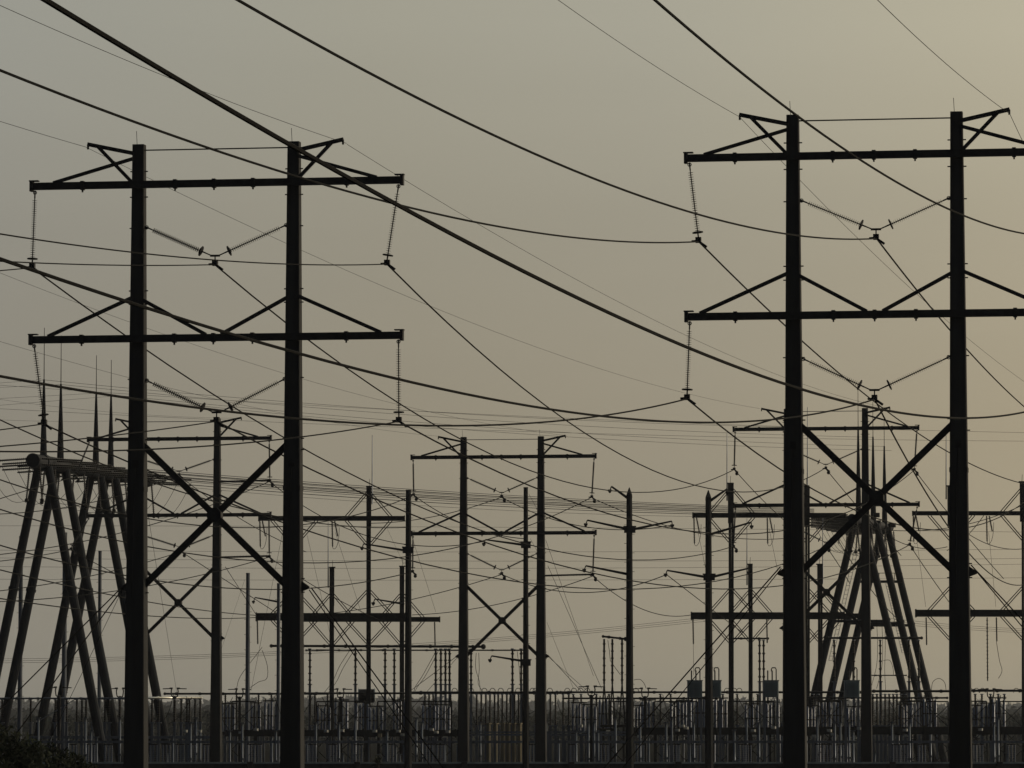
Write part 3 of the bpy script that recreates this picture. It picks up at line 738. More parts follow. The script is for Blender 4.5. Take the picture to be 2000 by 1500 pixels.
# ------------------------------------------------------------------ pipe gantries with spires
def pipe_gantry(label, frames, beam, yb, dia, slope, d_extra, sides=(-1, 1)):
    """frames (x, tip y, depth, rod top y); beam ((x, y, d), (x, y, d)) axis of the main pipe"""
    x0, _, d0, _ = frames[0]; o = at(x0, 1400, d0); o.z = 0
    t = thing('pipe_gantry', label, 'gantry', o, 0, 'tall pipe gantries with spires')
    a, b = at(*beam[0]) - o, at(*beam[1]) - o; u = (b - a).normalized()
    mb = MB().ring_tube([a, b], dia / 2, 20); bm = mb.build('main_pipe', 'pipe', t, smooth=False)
    MB().ring_tube([a - u * 0.06, a + u * 0.02], dia / 2 * 1.04, 20).build('end_cap', 'pipe', bm)
    side = Vector((u.y, -u.x, 0))
    for x, yt, d, yr in frames:
        c = at(x, yt, d) - o; c.z = a.z; tip = at(x, yt, d).z; rt = at(x, yr, d).z
        MB().ring_tube([c - u * 0.55, c + u * 0.55], dia / 2 * 1.16, 20).build('saddle', 'pipe', t)
        sp = MB().ring_tube([c + Vector((0, 0, 0)), c + Vector((0, 0, tip - c.z))], [0.36, 0.09], 10).build('spire', 'pipe', t)
        MB().ring_tube([c + Vector((0, 0, tip - c.z - 0.1)), c + Vector((0, 0, rt - c.z))], [0.045, 0.03], 5).build('lightning_rod', 'black', sp)
        for s in (-1, 1):
            q = c + Vector((s * 0.35, 0, 0.2)); e = Vector((c.x + s * (slope * (c.z + 2.6)), c.y, 0))
            lg = MB().ring_tube([q, e], [0.40, 0.48], 12).build('leg', 'pipe', t)
            for f_ in (0.38, 0.78):
                m_ = q + (e - q) * f_; ax = (e - q).normalized()
                MB().ring_tube([m_ - ax * 0.14, m_ + ax * 0.14], 0.50, 12).build('flange', 'pipe', lg)
        zc = a.z * 0.62
        hx = slope * (c.z + 2.6 - zc)
        if d_extra: MB().ring_tube([c + Vector((-hx, 0, zc - c.z)), c + Vector((hx, 0, zc - c.z))], 0.16, 8).build('tie_bar', 'pipe', t)
    # strain insulator bundles leaving both sides of the pipe
    L = (b - a).length
    n = 9
    for k in range(n):
        c = a + u * (0.6 + (L - 1.2) * k / (n - 1))
        for s in sides:
            for dz in ((-0.28, 0.28) if len(sides) == 2 else (-0.5, -0.15, 0.2, 0.5)):
                p = c + side * (s * dia * 0.55) + Vector((0, 0, dz - 0.1)); q = p + side * (s * (4.0 if len(sides) == 2 else 4.8)) + Vector((0, 0, -0.22))
                MB().sheds(p, q, 0.07, 0.16, 20, 6).build('strain_insulator', 'porc', t)
            e = c + side * (s * (dia * 0.55 + 4.0)) + Vector((0, 0, -0.3))
            P = [e]
            for j in range(1, 11):
                g = j / 10
                P.append(e.lerp(c + side * (s * 0.5) + Vector((0, 0, -dia * 0.5 - 3.0)), g) + Vector((0, 0, -1.6 * math.sin(g * math.pi))))
            MB().ring_tube(P, 0.022, 5).build('jumper_loop', 'cable', t)
        for s in (-0.5, 0.5):
            p = c + side * s + Vector((0, 0, -dia * 0.45)); q = p + Vector((s * 0.5, 0, -3.0))
            MB().sheds(p, q, 0.07, 0.18, 15, 6).ball(q - Vector((0, 0, 0.15)), 0.2).build('hanging_insulator', 'porc', t)
    return t


g1 = [(86, 741, 450, 640), (119, 750, 456.5, 655), (188, 767, 469, 694), (217, 773, 473.5, 703)]
pipe_gantry('tall pipe gantry on splayed legs with four spires behind the left tower', g1, ((64, 899, 446.5), (290, 938, 487)), 900, 1.3, 0.193, False)
g2 = [(1676, 835, 540, 757), (1705, 853, 553, 785), (1727, 871, 566, 815)]
pg2 = pipe_gantry('tall pipe gantry with three spires behind the crossed braces of the right tower', g2, ((1664, 1012, 532), (1738, 1031, 576)), 1010, 0.95, 0.232, True, (-1,))
# working platform low between the legs, and a clutter of clamps on the head of the second pipe gantry
o = pg2.location
a, b = at(1672, 1136, 556) - o, at(1762, 1136, 556) - o
MB().bar(a, b, 1.2, 0.28).build('platform', 'black', pg2)
mb = MB()
for k in range(7):
    p = a.lerp(b, k / 6); mb.bar(p, p + Vector((0, 0, 1.0)), 0.07)
mb.bar(a + Vector((0, 0, 1.0)), b + Vector((0, 0, 1.0)), 0.07); mb.build('railing', 'black', pg2)
for x, y, d, sx, sz in ((1686, 1012, 545, 1.5, 0.8), (1706, 1024, 556, 1.7, 0.9), (1728, 1036, 566, 1.6, 0.8), (1712, 1006, 552, 0.7, 0.5), (1742, 1026, 570, 0.9, 0.5)):
    MB().box(at(x, y, d) - o, (sx, 0.9, sz), 0.1).build('gusset_box', 'black', pg2)
# caged ladders between the legs of the second pipe gantry
for x0, y0, x1, y1, d in ((1672, 1075, 1622, 1290, 550), (1733, 1140, 1765, 1275, 556)):
    o = pg2.location; a, b = at(x0, y0, d) - o, at(x1, y1, d) - o
    mb = MB()
    for s in (-0.2, 0.2): mb.bar(a + Vector((s, 0, 0)), b + Vector((s, 0, 0)), 0.05)
    for k in range(26):
        p = a.lerp(b, k / 25); mb.bar(p + Vector((-0.2, 0, 0)), p + Vector((0.2, 0, 0)), 0.04)
    mb.build('ladder', 'galv', pg2)

# ------------------------------------------------------------------ switchyard equipment
MARK = [(-40, 'the left edge'), (38, 'the leftmost slim pole'), (124, 'the tallest slim pole'), (266, 'the left tower outer pole'), (428, 'the half hidden tower pole'),
        (483, 'the lone slim pole'), (574, 'the left tower inner pole'), (648, 'the short gantry column'), (720, 'the tall gantry column'),
        (800, 'the flat topped pole'), (905, 'the middle tower first pole'), (1027, 'the slim round pole'), (1060, 'the middle tower second pole'),
        (1230, 'the first pointed pole'), (1387, 'the second pointed pole'), (1428, 'the second tall gantry column'), (1466, 'the second short gantry column'),
        (1554, 'the right tower inner pole'), (1690, 'the far right tower pole'), (1870, 'the right tower outer pole')]
COUNT = {}


def where(kind, x):
    mk = [m for m in MARK if m[0] <= x][-1][1]
    k = COUNT[(kind, mk)] = COUNT.get((kind, mk), 0) + 1
    return '%s right of %s' % (ORD[min(k, 16) - 1], mk)


def place(proto, x, d, label, ymatch=None):
    """first use moves the source itself, later uses copy it with its parts"""
    o = proto if 'used' not in proto else copy_tree(proto)
    proto['used'] = 1
    p = at(x, 1400, d); o.location = (p.x, d, 0)
    o['label'] = label
    return o


def Z(y, d): return at(1000, y, d).z


def make_post(z_top, z_ins, rad=0.10, sheds=14):
    """post insulator: steel pedestal, stacked porcelain, cap"""
    t = thing('post_insulator', None, 'insulator', (0, 0, 0), 0, 'post insulators carrying the bus pipes')
    MB().bar((0, 0, 0), (0, 0, z_ins), 0.26).box((0, 0, z_ins - 0.08), (0.5, 0.5, 0.1)).build('pedestal', 'galv', t)
    MB().sheds((0, 0, z_ins), (0, 0, z_top - 0.1), rad * 0.7, rad * 1.35, sheds).build('porcelain_stack', 'porc', t)
    MB().ring_tube([(0, 0, z_top - 0.12), (0, 0, z_top)], rad * 1.3, 8).build('cap', 'galv', t)
    return t


def bus(label, x0, x1, y0, d, r, m='black', y1=None, knob=False, d1=None):
    a, b = at(x0, y0, d), at(x1, y1 or y0, d1 or d); o = (a + b) / 2
    t = thing('bus_pipe', label, 'bus pipe', o, 0, 'horizontal bus pipes')
    pm = MB().ring_tube([a - o, b - o], r, 8)
    q = MB().ball(a - o, r * 1.5); q.ball(b - o, r * (2.2 if knob else 1.5)); q.build('end_bell', m, t)
    n = max(2, int(abs(x1 - x0) / 40))
    for k in range(n):
        p = (a - o).lerp(b - o, (k + 0.5) / n); pm.ring_tube([p - Vector((0.12, 0, 0)), p + Vector((0.12, 0, 0))], r * 1.45, 8)
    pm.build('pipe', m, t, smooth=(m == 'alu'))
    return t


bus('grey bus pipe low at the left edge, ending behind the outer pole', -30, 262, 1364, 455, 0.085, 'galv')
bus('bright sunlit bus pipe between the left tower pole and the hidden tower pole', 280, 392, 1363, 455, 0.11, 'alu', None, False, 464.5)
bus('dark bus pipe from the far tower pole to the left tower inner pole', 322, 640, 1355, 470, 0.10)
bus('dark bus pipe behind the first gantry columns', 596, 820, 1354, 480, 0.10)
bus('dark bus pipe across the middle tower poles', 800, 1110, 1353, 480, 0.14)
bus('dark bus pipe before the pointed poles', 1095, 1420, 1352, 470, 0.10)
bus('second dark bus pipe close under the one before the pointed poles', 1100, 1400, 1364, 466, 0.09)
bus('dark bus pipe behind the right tower inner pole', 1400, 1700, 1352, 480, 0.11)
bus('dark bus pipe between the legs of the second pipe gantry and the outer pole', 1685, 1860, 1350, 480, 0.12)
bus('dark bus pipe at the right edge', 1880, 2060, 1349, 480, 0.12)
bus('second dark bus pipe at the right edge, lower', 1560, 1850, 1363, 470, 0.09)
bus('thick high bus pipe with a ball end beside the middle tower', 530, 944, 1261.5, 500, 0.13, 'black', 1263, True)
bus('thin high bus pipe under the ball ended one', 598, 1026, 1270, 505, 0.075)
bus('short sloping bus pipe on top of the three post switch', 1178, 1222, 1243, 470, 0.10, 'black', 1248, True)
bus('high bus pipe between the legs of the second pipe gantry', 1618, 1800, 1246, 520, 0.12)
bus('short high bus pipe by the second gantry short column', 1430, 1500, 1247, 500, 0.09)
bus('thin upper bus pipe between the legs of the second pipe gantry', 1690, 1770, 1319, 500, 0.06)

# tall posts under the high bus
P1 = make_post(Z(1266, 500), Z(1335, 500), 0.15, 5)
for x in (605, 694, 752, 770, 851, 861, 870, 878, 920, 1001, 1018):
    place(P1, x, 502, 'tall insulator under the ball ended bus, %s' % where('tall', x))
P1b = make_post(Z(1249, 520), Z(1330, 520), 0.14, 5)
P1b['group'] = 'tall posts by the second pipe gantry'
for x in (1630, 1668, 1720, 1776, 1795, 1484, 1492):
    place(P1b, x, 521, 'tall insulator by the second pipe gantry, %s' % where('tallb', x))
# rows of posts under the main bus
P2 = make_post(Z(1365, 455), Z(1410, 455), 0.13, 12)
for x in (4, 60, 108, 130, 150, 160, 168, 181, 205, 213, 234, 297, 310, 341, 354, 365, 370, 381, 391):
    place(P2, x, 456, 'insulator under the pale bus pipes, %s' % where('p2', x))
P3 = make_post(Z(1355, 476), Z(1416, 476), 0.12, 14)
P3['group'] = 'post insulators under the dark main bus'
for x in (415, 440, 462, 505, 530, 606, 615, 640, 830, 838, 846, 880, 900, 915, 931, 940, 949, 957, 966, 973, 981, 990, 997, 1005, 1013, 1021, 1046, 1075, 1085, 1100, 1111, 1120, 1135, 1165, 1190, 1290, 1310,
          1400, 1412, 1440, 1480, 1500, 1588, 1598, 1705, 1713, 1721, 1729, 1737, 1745, 1752, 1760, 1768, 1905, 1918, 1935, 1950, 1962):
    place(P3, x, 477, 'post insulator under the dark main bus, %s' % where('p3', x))
# steel posts of the lower deck with pale lit edges
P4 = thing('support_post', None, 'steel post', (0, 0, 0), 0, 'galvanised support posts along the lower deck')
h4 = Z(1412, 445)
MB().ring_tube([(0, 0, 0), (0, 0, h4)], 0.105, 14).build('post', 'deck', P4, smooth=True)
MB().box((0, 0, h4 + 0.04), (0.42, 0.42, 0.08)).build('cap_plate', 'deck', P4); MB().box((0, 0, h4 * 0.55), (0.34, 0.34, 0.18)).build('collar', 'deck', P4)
rnd = random.Random(11)
x = 75.0
while x < 1995:
    if not (240 < x < 292 or 552 < x < 600 or 1530 < x < 1580 or 1848 < x < 1892 or 940 < x < 1025):
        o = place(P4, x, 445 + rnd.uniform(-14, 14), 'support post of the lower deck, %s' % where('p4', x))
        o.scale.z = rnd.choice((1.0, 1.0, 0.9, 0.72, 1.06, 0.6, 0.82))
    x += rnd.choice((8, 11, 17, 24, 34, 45))

# breakers: upright tanks in a frame
BR = thing('circuit_breaker', None, 'circuit breaker', (0, 0, 0), 0, 'circuit breakers with upright blue grey tanks')
zb, zt2 = Z(1425, 470), Z(1369, 470)
for xx, dz, rr in ((-0.58, 0.0, 0.12), (-0.20, -0.12, 0.10), (0.10, 0.06, 0.11), (0.56, -0.04, 0.13)):
    c = MB().ring_tube([(xx, 0, zb), (xx, 0, zb + 0.1), (xx, 0, zt2 - 0.15 + dz), (xx, 0, zt2 + dz)], [rr * 1.15, rr, rr, rr * 0.5], 12).build('tank', 'blue', BR, smooth=True)
    MB().ring_tube([(xx, 0, (zb + zt2) / 2 - 0.06), (xx, 0, (zb + zt2) / 2 + 0.06)], rr * 1.15, 12).build('band', 'black', c)
MB().box((0, 0, zb - 0.15), (1.6, 0.8, 0.28)).build('base_frame', 'black', BR)
for s in (-0.7, 0.7): MB().bar((s, 0, 0), (s, 0, zb - 0.28), 0.16).build('leg', 'galv', BR)
mb = MB().ring_tube([(-0.8, 0, zt2 + 0.1), (0.8, 0, zt2 + 0.1)], 0.06, 6)
for xx in (-0.55, 0.19): mb.ring_tube([(xx, 0, zt2), (xx, 0, zt2 + 0.35)], 0.05, 6)
mb.build('terminal_bar', 'black', BR)
MB().box((0.2, -0.42, zb - 0.32), (0.42, 0.2, 0.3)).build('control_box', 'white', BR)
for x in (445, 495, 528, 633, 666, 708, 733, 780, 838, 868, 1132, 1150, 1183, 1248, 1266, 1320, 1338, 1364, 1408, 1470, 1508, 1590, 1612, 1640, 1668, 1768, 1792, 1815, 1908, 1930, 1950):
    o = place(BR, x + rnd.uniform(-2, 2), 470 + rnd.uniform(-8, 8), 'breaker of four upright tanks, %s' % where('br', x))
    o.rotation_euler.z = R(rnd.uniform(-30, 12)); o.scale.z = rnd.uniform(0.93, 1.03)
# lower tanks behind the deck
LT = thing('surge_arrester', None, 'arrester', (0, 0, 0), 0, 'low blue grey arresters behind the lower deck')
z0, z1 = Z(1490, 440), Z(1455, 440)
for xx in (-0.3, 0.0, 0.3):
    MB().sheds((xx, 0, z0), (xx, 0, z1), 0.08, 0.12, 9, 8).build('column', 'blue', LT)
MB().box((0, 0, z0 - 0.1), (0.95, 0.5, 0.2)).box((0, 0, z0 / 2 - 0.1), (0.3, 0.3, z0 - 0.22)).build('stand', 'black', LT)
MB().box((0, 0, z1 + 0.04), (0.85, 0.2, 0.08)).build('top_bar', 'black', LT)
for x in (142, 178, 212, 300, 325, 352, 375, 405, 417, 490, 503, 610, 650, 700, 760, 838, 860, 900, 1040, 1120, 1180, 1250, 1300, 1320, 1360, 1450, 1460, 1600, 1615, 1640, 1750, 1765, 1800, 1900, 1912, 1975):
    place(LT, x, 441 + rnd.uniform(-3, 3), 'low arrester of three ribbed columns, %s' % where('lt', x))

# disconnect switches with a forked head
SW = thing('disconnect_switch', None, 'switch', (0, 0, 0), 0, 'disconnect switches with forked heads')
zs = Z(1345, 460)
MB().bar((0, 0, 0), (0, 0, zs - 0.9), 0.24).build('post', 'black', SW)
mb = MB()
for s in (-1, 1): mb.ring_tube([(0, 0, zs - 0.95), (s * 0.28, 0, zs - 0.72), (s * 0.34, 0, zs - 0.25), (s * 0.28, 0, zs)], 0.06, 6)
mb.ball((0, 0, zs - 0.9), 0.2); mb.build('fork', 'black', SW)
for s in (-1, 1): MB().bar((s * 0.28, 0, zs), (s * 1.15, 0, zs - 0.03), 0.09).bar((s * 0.2, 0, zs + 0.02), (s * 0.5, 0, zs + 0.02), 0.16).build('blade', 'black', SW)
for x, d in ((115, 440), (234, 458), (341, 458), (1155, 425), (1260, 458), (468, 470), (665, 470), (1935, 470)):
    place(SW, x, d, 'disconnect switch with a forked head, %s' % where('sw', x))

# transformers: grey tank, bushings, pipe loop
TR = thing('transformer', None, 'transformer', (0, 0, 0), 0, 'grey box transformers')
za, zc = Z(1362, 450), Z(1330, 450)
MB().box((0, 0, (za + zc) / 2), (1.4, 1.1, zc - za), 0.05).build('tank', 'grey', TR)
MB().box((0, 0, zc + 0.04), (1.5, 1.2, 0.08)).build('lid', 'grey', TR)
mb = MB()
for k in range(7): mb.box((-0.54 + k * 0.18, -0.62, (za + zc) / 2), (0.04, 0.14, (zc - za) * 0.8))
mb.build('cooling_fin', 'grey', TR)
for xx in (-0.3, 0.12): MB().sheds((xx, 0, zc + 0.08), (xx, 0, zc + 1.0), 0.06, 0.10, 7).build('bushing', 'porc', TR)
MB().ring_tube([(0.5, 0, zc), (0.5, 0, zc + 1.1), (0.42, 0, zc + 1.25), (0.12, 0, zc + 1.25), (0.05, 0, zc + 1.1), (0.05, 0, zc + 0.9)], 0.055, 6).build('vent_pipe', 'black', TR)
for sx in (-0.6, 0.6): MB().bar((sx, 0, 0), (sx, 0, za), 0.2).build('leg', 'galv', TR)
for x in (1357, 1394, 1506, 1664):
    place(TR, x, 450, 'grey box transformer on stilts, %s' % where('tr', x))

# the three post switch by the first pointed pole
t = thing('post_switch', 'tall switch of three ribbed posts on splayed legs before the first pointed pole', 'switch', at(1198, 1400, 470) * 1.0)
t.location.z = 0; o = t.location
for x in (1180, 1196, 1215):
    MB().sheds(at(x, 1336, 470) - o, at(x, 1248, 470) - o, 0.10, 0.16, 6).build('post', 'porc', t)
    for s in (-6, 6): MB().bar(at(x, 1336, 470) - o, at(x + s, 1415, 470) - o, 0.14).build('leg', 'black', t)
P = [at(1187, 1250, 470) - o, at(1190, 1270, 470) - o, at(1192, 1290, 470) - o, at(1202, 1305, 470) - o, at(1212, 1318, 470) - o]
MB().ring_tube(P, 0.03, 5).build('jumper_loop', 'cable', t)
MB().box(Vector((0, 0, Z(1418, 470))), (2.6, 0.6, 0.25)).bar((-1, 0, 0), (-1, 0, Z(1418, 470)), 0.2).bar((1, 0, 0), (1, 0, Z(1418, 470)), 0.2).build('base_frame', 'black', t)

# tan cabinets
CB = thing('control_cabinet', None, 'cabinet', (0, 0, 0), 0, 'tan control cabinets')
zc = Z(1414, 465)
MB().box((0, 0, zc / 2), (0.34, 0.30, zc), 0.02).build('case', 'tan', CB)
MB().box((0, 0, zc + 0.05), (0.46, 0.42, 0.12)).build('hood', 'tan', CB)
MB().box((0, -0.162, zc - 1.6), (0.28, 0.02, 2.2)).build('door', 'tan', CB)
for x in (954, 968, 983, 993, 1004, 1015):
    o = place(CB, x, 457, 'tall tan cabinet behind the deck beams, %s' % where('cb', x)); o.rotation_euler.z = R(-33)
CB2 = thing('yellow_box', 'small yellow box on the deck below the tall gantry column', 'box', at(742, 1437, 440))
MB().box((0, 0, 0), (0.36, 0.3, 0.3), 0.03).build('case', 'tan', CB2); MB().box((0, -0.02, 0.17), (0.42, 0.36, 0.05)).build('lid', 'tan', CB2)
JB = thing('junction_box', None, 'box', (0, 0, 0), 0, 'small pale junction boxes on the deck')
MB().box((0, 0, 0), (0.44, 0.2, 0.24), 0.03).build('case', 'white', JB)
MB().box((0, -0.12, 0), (0.34, 0.04, 0.16)).build('lid', 'white', JB)
for x, y in ((470, 1431), (637, 1428), (668, 1427), (732, 1428), (778, 1428), (787, 1435), (843, 1425), (852, 1430), (875, 1429), (1134, 1418), (1333, 1418), (1340, 1422), (1323, 1426), (1471, 1427), (1511, 1421), (1620, 1427), (1627, 1434), (1678, 1423), (1768, 1426), (1915, 1425), (500, 1425), (362, 1428), (390, 1428)):
    b = place(JB, x, 441, 'pale junction box on the deck, %s' % where('jb', x)); b.location = at(x, y, 441); b.rotation_euler.z = R(-35)

# deck beams
for lab, x0, x1, y, d, th, m in (
        ('long grey deck beam across the whole yard, just above the wall', -40, 2040, 1449, 430, 0.22, 'galv'),
        ('upper dark deck beam from the left edge to the far tower pole', 60, 430, 1440, 452, 0.26, 'galv'),
        ('broad dark deck beam behind the first gantry columns', 440, 920, 1432, 455, 0.62, 'black'),
        ('pale pipe rail before the tan cabinets', 915, 1225, 1430, 446, 0.14, 'galv'),
        ('second pipe rail before the tan cabinets', 915, 1225, 1435, 452, 0.18, 'galv'),
        ('broad dark deck beam right of the first pointed pole', 1225, 1560, 1428, 455, 0.7, 'black'),
        ('broad dark deck beam between the right tower poles', 1570, 2040, 1427, 456, 0.75, 'black')):
    a, b = at(x0, y, d), at(x1, y, d); o = (a + b) / 2
    t = thing('deck_beam', lab, 'beam', o, 0, 'horizontal deck beams')
    MB().bar(a - o, b - o, th * 0.7, th).build('beam', m, t)
    mb = MB(); n = max(3, int((x1 - x0) / 60))
    for k in range(n):
        p = (a - o).lerp(b - o, (k + 0.5) / n); mb.box(p, (0.14, th * 0.95, th * 1.3))
    mb.build('stiffener', m, t)
    for k in range(2 + n // 4):
        p = (a - o).lerp(b - o, (k + 0.5) / (2 + n // 4)); MB().bar(p - Vector((0, 0, th / 2)), Vector((p.x, p.y, -o.z)), 0.2).build('leg', m, t)
# lattice stands with crossed diagonals
LS = thing('lattice_stand', None, 'lattice stand', (0, 0, 0), 0, 'lattice stands with crossed diagonals')
zl = Z(1370, 462)
for s in (-1, 1): MB().bar((s * 1.1, 0, 0), (s * 1.1, 0, zl), 0.12).build('leg', 'black', LS)
z = 0.3
while z + 2.1 < zl:
    MB().bar((-1.1, 0.02, z), (1.1, 0.02, z + 2.1), 0.07).build('diagonal', 'black', LS)
    MB().bar((1.1, -0.07, z), (-1.1, -0.07, z + 2.1), 0.07).build('diagonal', 'black', LS); z += 2.15
MB().bar((-1.1, 0, zl), (1.1, 0, zl), 0.12).build('rail', 'black', LS)
for x in (475, 640, 690, 760, 820, 860, 1215, 1300, 1340, 1410, 1445, 1490, 1620, 1780, 1830, 1905, 1975):
    place(LS, x, 462 + rnd.uniform(-5, 5), 'black lattice stand with crossed diagonals, %s' % where('ls', x))
# the dark drum on the first gantry and the sunlit blade
t = thing('drum', 'dark round drum resting above the bus behind the tall gantry column', 'drum', at(716, 1372, 488))
MB().ring_tube([(-0.8, 0, 0.75), (0.8, 0, 0.75)], 0.62, 18).build('shell', 'black', t)
for s in (-0.82, 0.82): MB().ring_tube([(s - 0.05, 0, 0.75), (s + 0.05, 0, 0.75)], 0.68, 18).build('rim', 'grey', t)
MB().box((0, 0, 0.05), (1.5, 0.9, 0.16)).bar((0, 0, 0), (0, 0, -t.location.z), 0.3).build('stand', 'black', t)
t = thing('switch_blade', 'pale slanting switch blade with a bright end beside the bush', 'switch blade', at(112, 1386, 450))
o = t.location; MB().bar(at(148, 1365, 450) - o, at(76, 1408, 450) - o, 0.09).build('arm', 'galv', t); MB().box(at(74, 1409, 450) - o, (0.34, 0.2, 0.16), 0.03).build('contact', 'white', t)
# looping jumpers between buses
JG = 'looping jumper leads between the bus pipes'
for lab, pts, d in (
        ('jumper lead curving from the beam insulator to the switch left of the near tower pole', [(512, 1264), (500, 1280), (470, 1320), (462, 1345), (459, 1354)], 490),
        ('jumper lead hanging in a bow right of the slim pole', [(512, 1270), (522, 1300), (521, 1325), (505, 1332), (490, 1342)], 490),
        ('long jumper lead past the short gantry column', [(693, 1268), (670, 1305), (658, 1330), (640, 1355)], 495),
        ('second long jumper lead past the short gantry column', [(686, 1266), (664, 1300), (650, 1330), (634, 1352)], 495),
        ('jumper lead rising to the high bus beside the flat topped pole', [(850, 1275), (825, 1320), (812, 1340), (808, 1352)], 490),
        ('second jumper lead rising to the high bus beside the flat topped pole', [(856, 1272), (832, 1318), (815, 1342), (809, 1354)], 490),
        ('twisted jumper lead between the middle tower poles', [(930, 1275), (929, 1305), (936, 1330), (938, 1350)], 490),
        ('second twisted jumper lead between the middle tower poles', [(935, 1275), (936, 1308), (934, 1335), (944, 1352)], 490),
        ('jumper lead below the ball ended bus before the slim round pole', [(1010, 1272), (1014, 1305), (1016, 1335), (1018, 1350)], 490),
        ('arched jumper lead above the fork switch right of the first pointed pole', [(1238, 1328), (1250, 1327), (1258, 1335), (1262, 1345)], 458),
        ('arched jumper lead between the legs of the second pipe gantry', [(1725, 1290), (1738, 1290), (1744, 1305), (1745, 1318)], 520),
        ('long jumper lead down the middle of the second pipe gantry', [(1712, 1210), (1714, 1260), (1712, 1300), (1702, 1340)], 530),
        ('second long jumper lead down the middle of the second pipe gantry', [(1722, 1212), (1724, 1262), (1722, 1305), (1712, 1345)], 530),
        ('third long jumper lead down the middle of the second pipe gantry', [(1728, 1212), (1729, 1262), (1728, 1310), (1730, 1350)], 530),
        ('jumper lead bowing beside the outer pole of the right tower', [(1946, 1253), (1952, 1290), (1957, 1310), (1950, 1325)], 480),
        ('arched jumper lead just left of the outer pole', [(1819, 1350), (1822, 1332), (1834, 1325), (1845, 1333), (1848, 1350)], 480)):
    P = [at(x, y, d) for x, y in pts]; Q = []
    for i in range(len(P) - 1):
        p0, p1, p2, p3 = P[max(i - 1, 0)], P[i], P[i + 1], P[min(i + 2, len(P) - 1)]
        for k in range(5):
            q = k / 5; Q.append(0.5 * ((2 * p1) + (p2 - p0) * q + (2 * p0 - 5 * p1 + 4 * p2 - p3) * q * q + (3 * p1 - p0 - 3 * p2 + p3) * q ** 3))
    Q.append(P[-1]); tube_wire('jumper_lead', lab, 'cable', Q, 0.028, JG)

rnd = random.Random(23)
for k in range(44):
    x = 300 + k * 38 + rnd.uniform(-14, 14)
    if 552 < x < 600 or 1530 < x < 1580 or 1848 < x < 1892: continue
    d = rnd.uniform(452, 474); x2 = x + rnd.choice((-1, 1)) * rnd.uniform(8, 46); y1 = rnd.choice((1356, 1362, 1370)); y2 = rnd.uniform(1395, 1440)
    P = []
    for q in range(9):
        g = q / 8; P.append(at(x + (x2 - x) * g, y1 + (y2 - y1) * g + 9 * math.sin(g * math.pi), d))
    tube_wire('slack_lead', 'slack lead from the bus into the breakers, %s' % where('sl', min(x, x2)), 'cable', P, 0.03, 'slack leads among the breakers')
for x in (888, 904, 920, 946, 962, 978, 996, 1012, 1040, 1046, 1056, 1074, 1108, 1121, 1134, 1147, 1242, 1420, 1434, 1444, 1895, 1907, 1919, 1985):
    P = [at(x - 5.5 * math.cos(math.pi * q / 8), 1353 - 9 * math.sin(math.pi * q / 8) ** 0.7, 474) for q in range(9)]
    tube_wire('arched_connector', 'small arched connector on top of the bus, %s' % where('ac', x), 'connector', P, 0.035, 'arched connectors on the bus pipes')

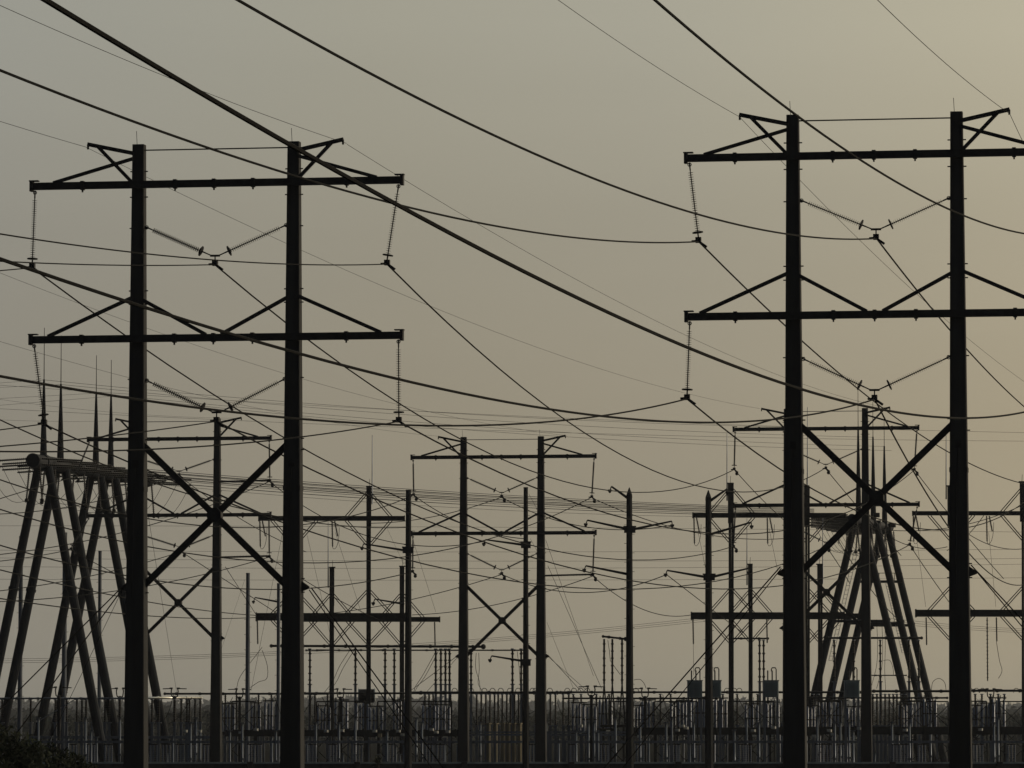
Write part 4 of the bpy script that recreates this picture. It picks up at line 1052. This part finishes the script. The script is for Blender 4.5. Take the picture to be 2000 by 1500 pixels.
# ------------------------------------------------------------------ bushes
rnd = random.Random(5)
t = thing('leafy_tree', 'dark leafy tree top in the bottom left corner', 'tree', at(40, 1500, 150)); t.location.z = 0
o = t.location; mb = MB()
for x, y, r in ((-20, 1425, 30), (10, 1440, 34), (45, 1452, 32), (30, 1475, 50), (85, 1468, 30), (120, 1480, 26), (150, 1490, 24), (100, 1500, 45), (-10, 1490, 55), (175, 1505, 26), (60, 1530, 80), (0, 1545, 80), (130, 1545, 60)):
    c = at(x, y + r * 0.3, 150 + rnd.uniform(-1, 1)) - o; rr = r * 150 / F
    leaf_cloud(mb, c.x, c.y, c.z, rr, rr, rr, int(95 * (r / 25) ** 2), 0.10, rnd)
for k in range(26):                                     # stray twigs
    x = rnd.uniform(-20, 170); yb = 1432 + max(0, x) * 0.30 + rnd.uniform(-4, 14); a = at(x, yb + 14, 150) - o; b = at(x + rnd.uniform(-9, 9), yb - rnd.uniform(6, 16), 150) - o
    mb.ring_tube([a, b], [0.02, 0.006], 4)
    for q in range(7):
        p = a.lerp(b, 0.3 + 0.1 * q); leaf_cloud(mb, p.x, p.y, p.z, 0.07, 0.07, 0.05, 2, 0.06, rnd)
mb.build('crown', 'leaf', t)
mb = MB().ring_tube([(0, 0, 0), (0.1, 0, 2.5), (0, 0, 4.6)], [0.22, 0.17, 0.1], 8)
for k in range(7):
    g = k * 0.9; mb.ring_tube([(0.05, 0, 3 + k * 0.2), (math.cos(g) * 0.8, math.sin(g) * 0.6, 4.8 + k * 0.22)], [0.08, 0.025], 6)
mb.build('trunk', 'bark', t)
t = thing('fan_palm', 'small palm top poking over the wall below the tall gantry column', 'palm', at(738, 1500, 380)); t.location.z = 0
zc = Z(1492, 380); mb = MB()
for k in range(46):
    g = rnd.uniform(0, 6.28); el = rnd.uniform(-0.3, 1.3); L_ = rnd.uniform(0.6, 1.15)
    dv = Vector((math.cos(g) * math.cos(el), math.sin(g) * math.cos(el), math.sin(el)))
    p = Vector((0, 0, zc)); q = p + dv * L_; s = dv.cross(Vector((0, 0, 1))).normalized() * 0.09
    mb.add([p - s * 0.2, p + s * 0.2, q * 0.4 + p * 0.6 + s, q * 0.4 + p * 0.6 - s, q - Vector((0, 0, 0.2 * L_))], [(0, 1, 2, 3), (3, 2, 4)])
mb.build('crown', 'leaf', t); MB().ring_tube([(0, 0, 0), (0, 0, zc)], [0.16, 0.12], 8).build('trunk', 'bark', t)

for o in bpy.data.objects:
    if 'used' in o: del o['used']

# ------------------------------------------------------------------ haze
mb = MB(); mb.box((0, 3700, 22), (2400, 7530, 46))
hz = mb.build('haze', 'ground')
m = bpy.data.materials.new('thin evening haze'); m.use_nodes = True
n = m.node_tree; n.nodes.clear()
mo = n.nodes.new('ShaderNodeOutputMaterial'); v = n.nodes.new('ShaderNodeVolumePrincipled')
v.inputs['Color'].default_value = (0.82, 0.86, 0.94, 1); v.inputs['Density'].default_value = 0.00006; v.inputs['Anisotropy'].default_value = 0.3
n.links.new(v.outputs['Volume'], mo.inputs['Volume'])
hz.data.materials.clear(); hz.data.materials.append(m)
tag(hz, 'thin evening haze over the whole yard', 'haze', kind='stuff')
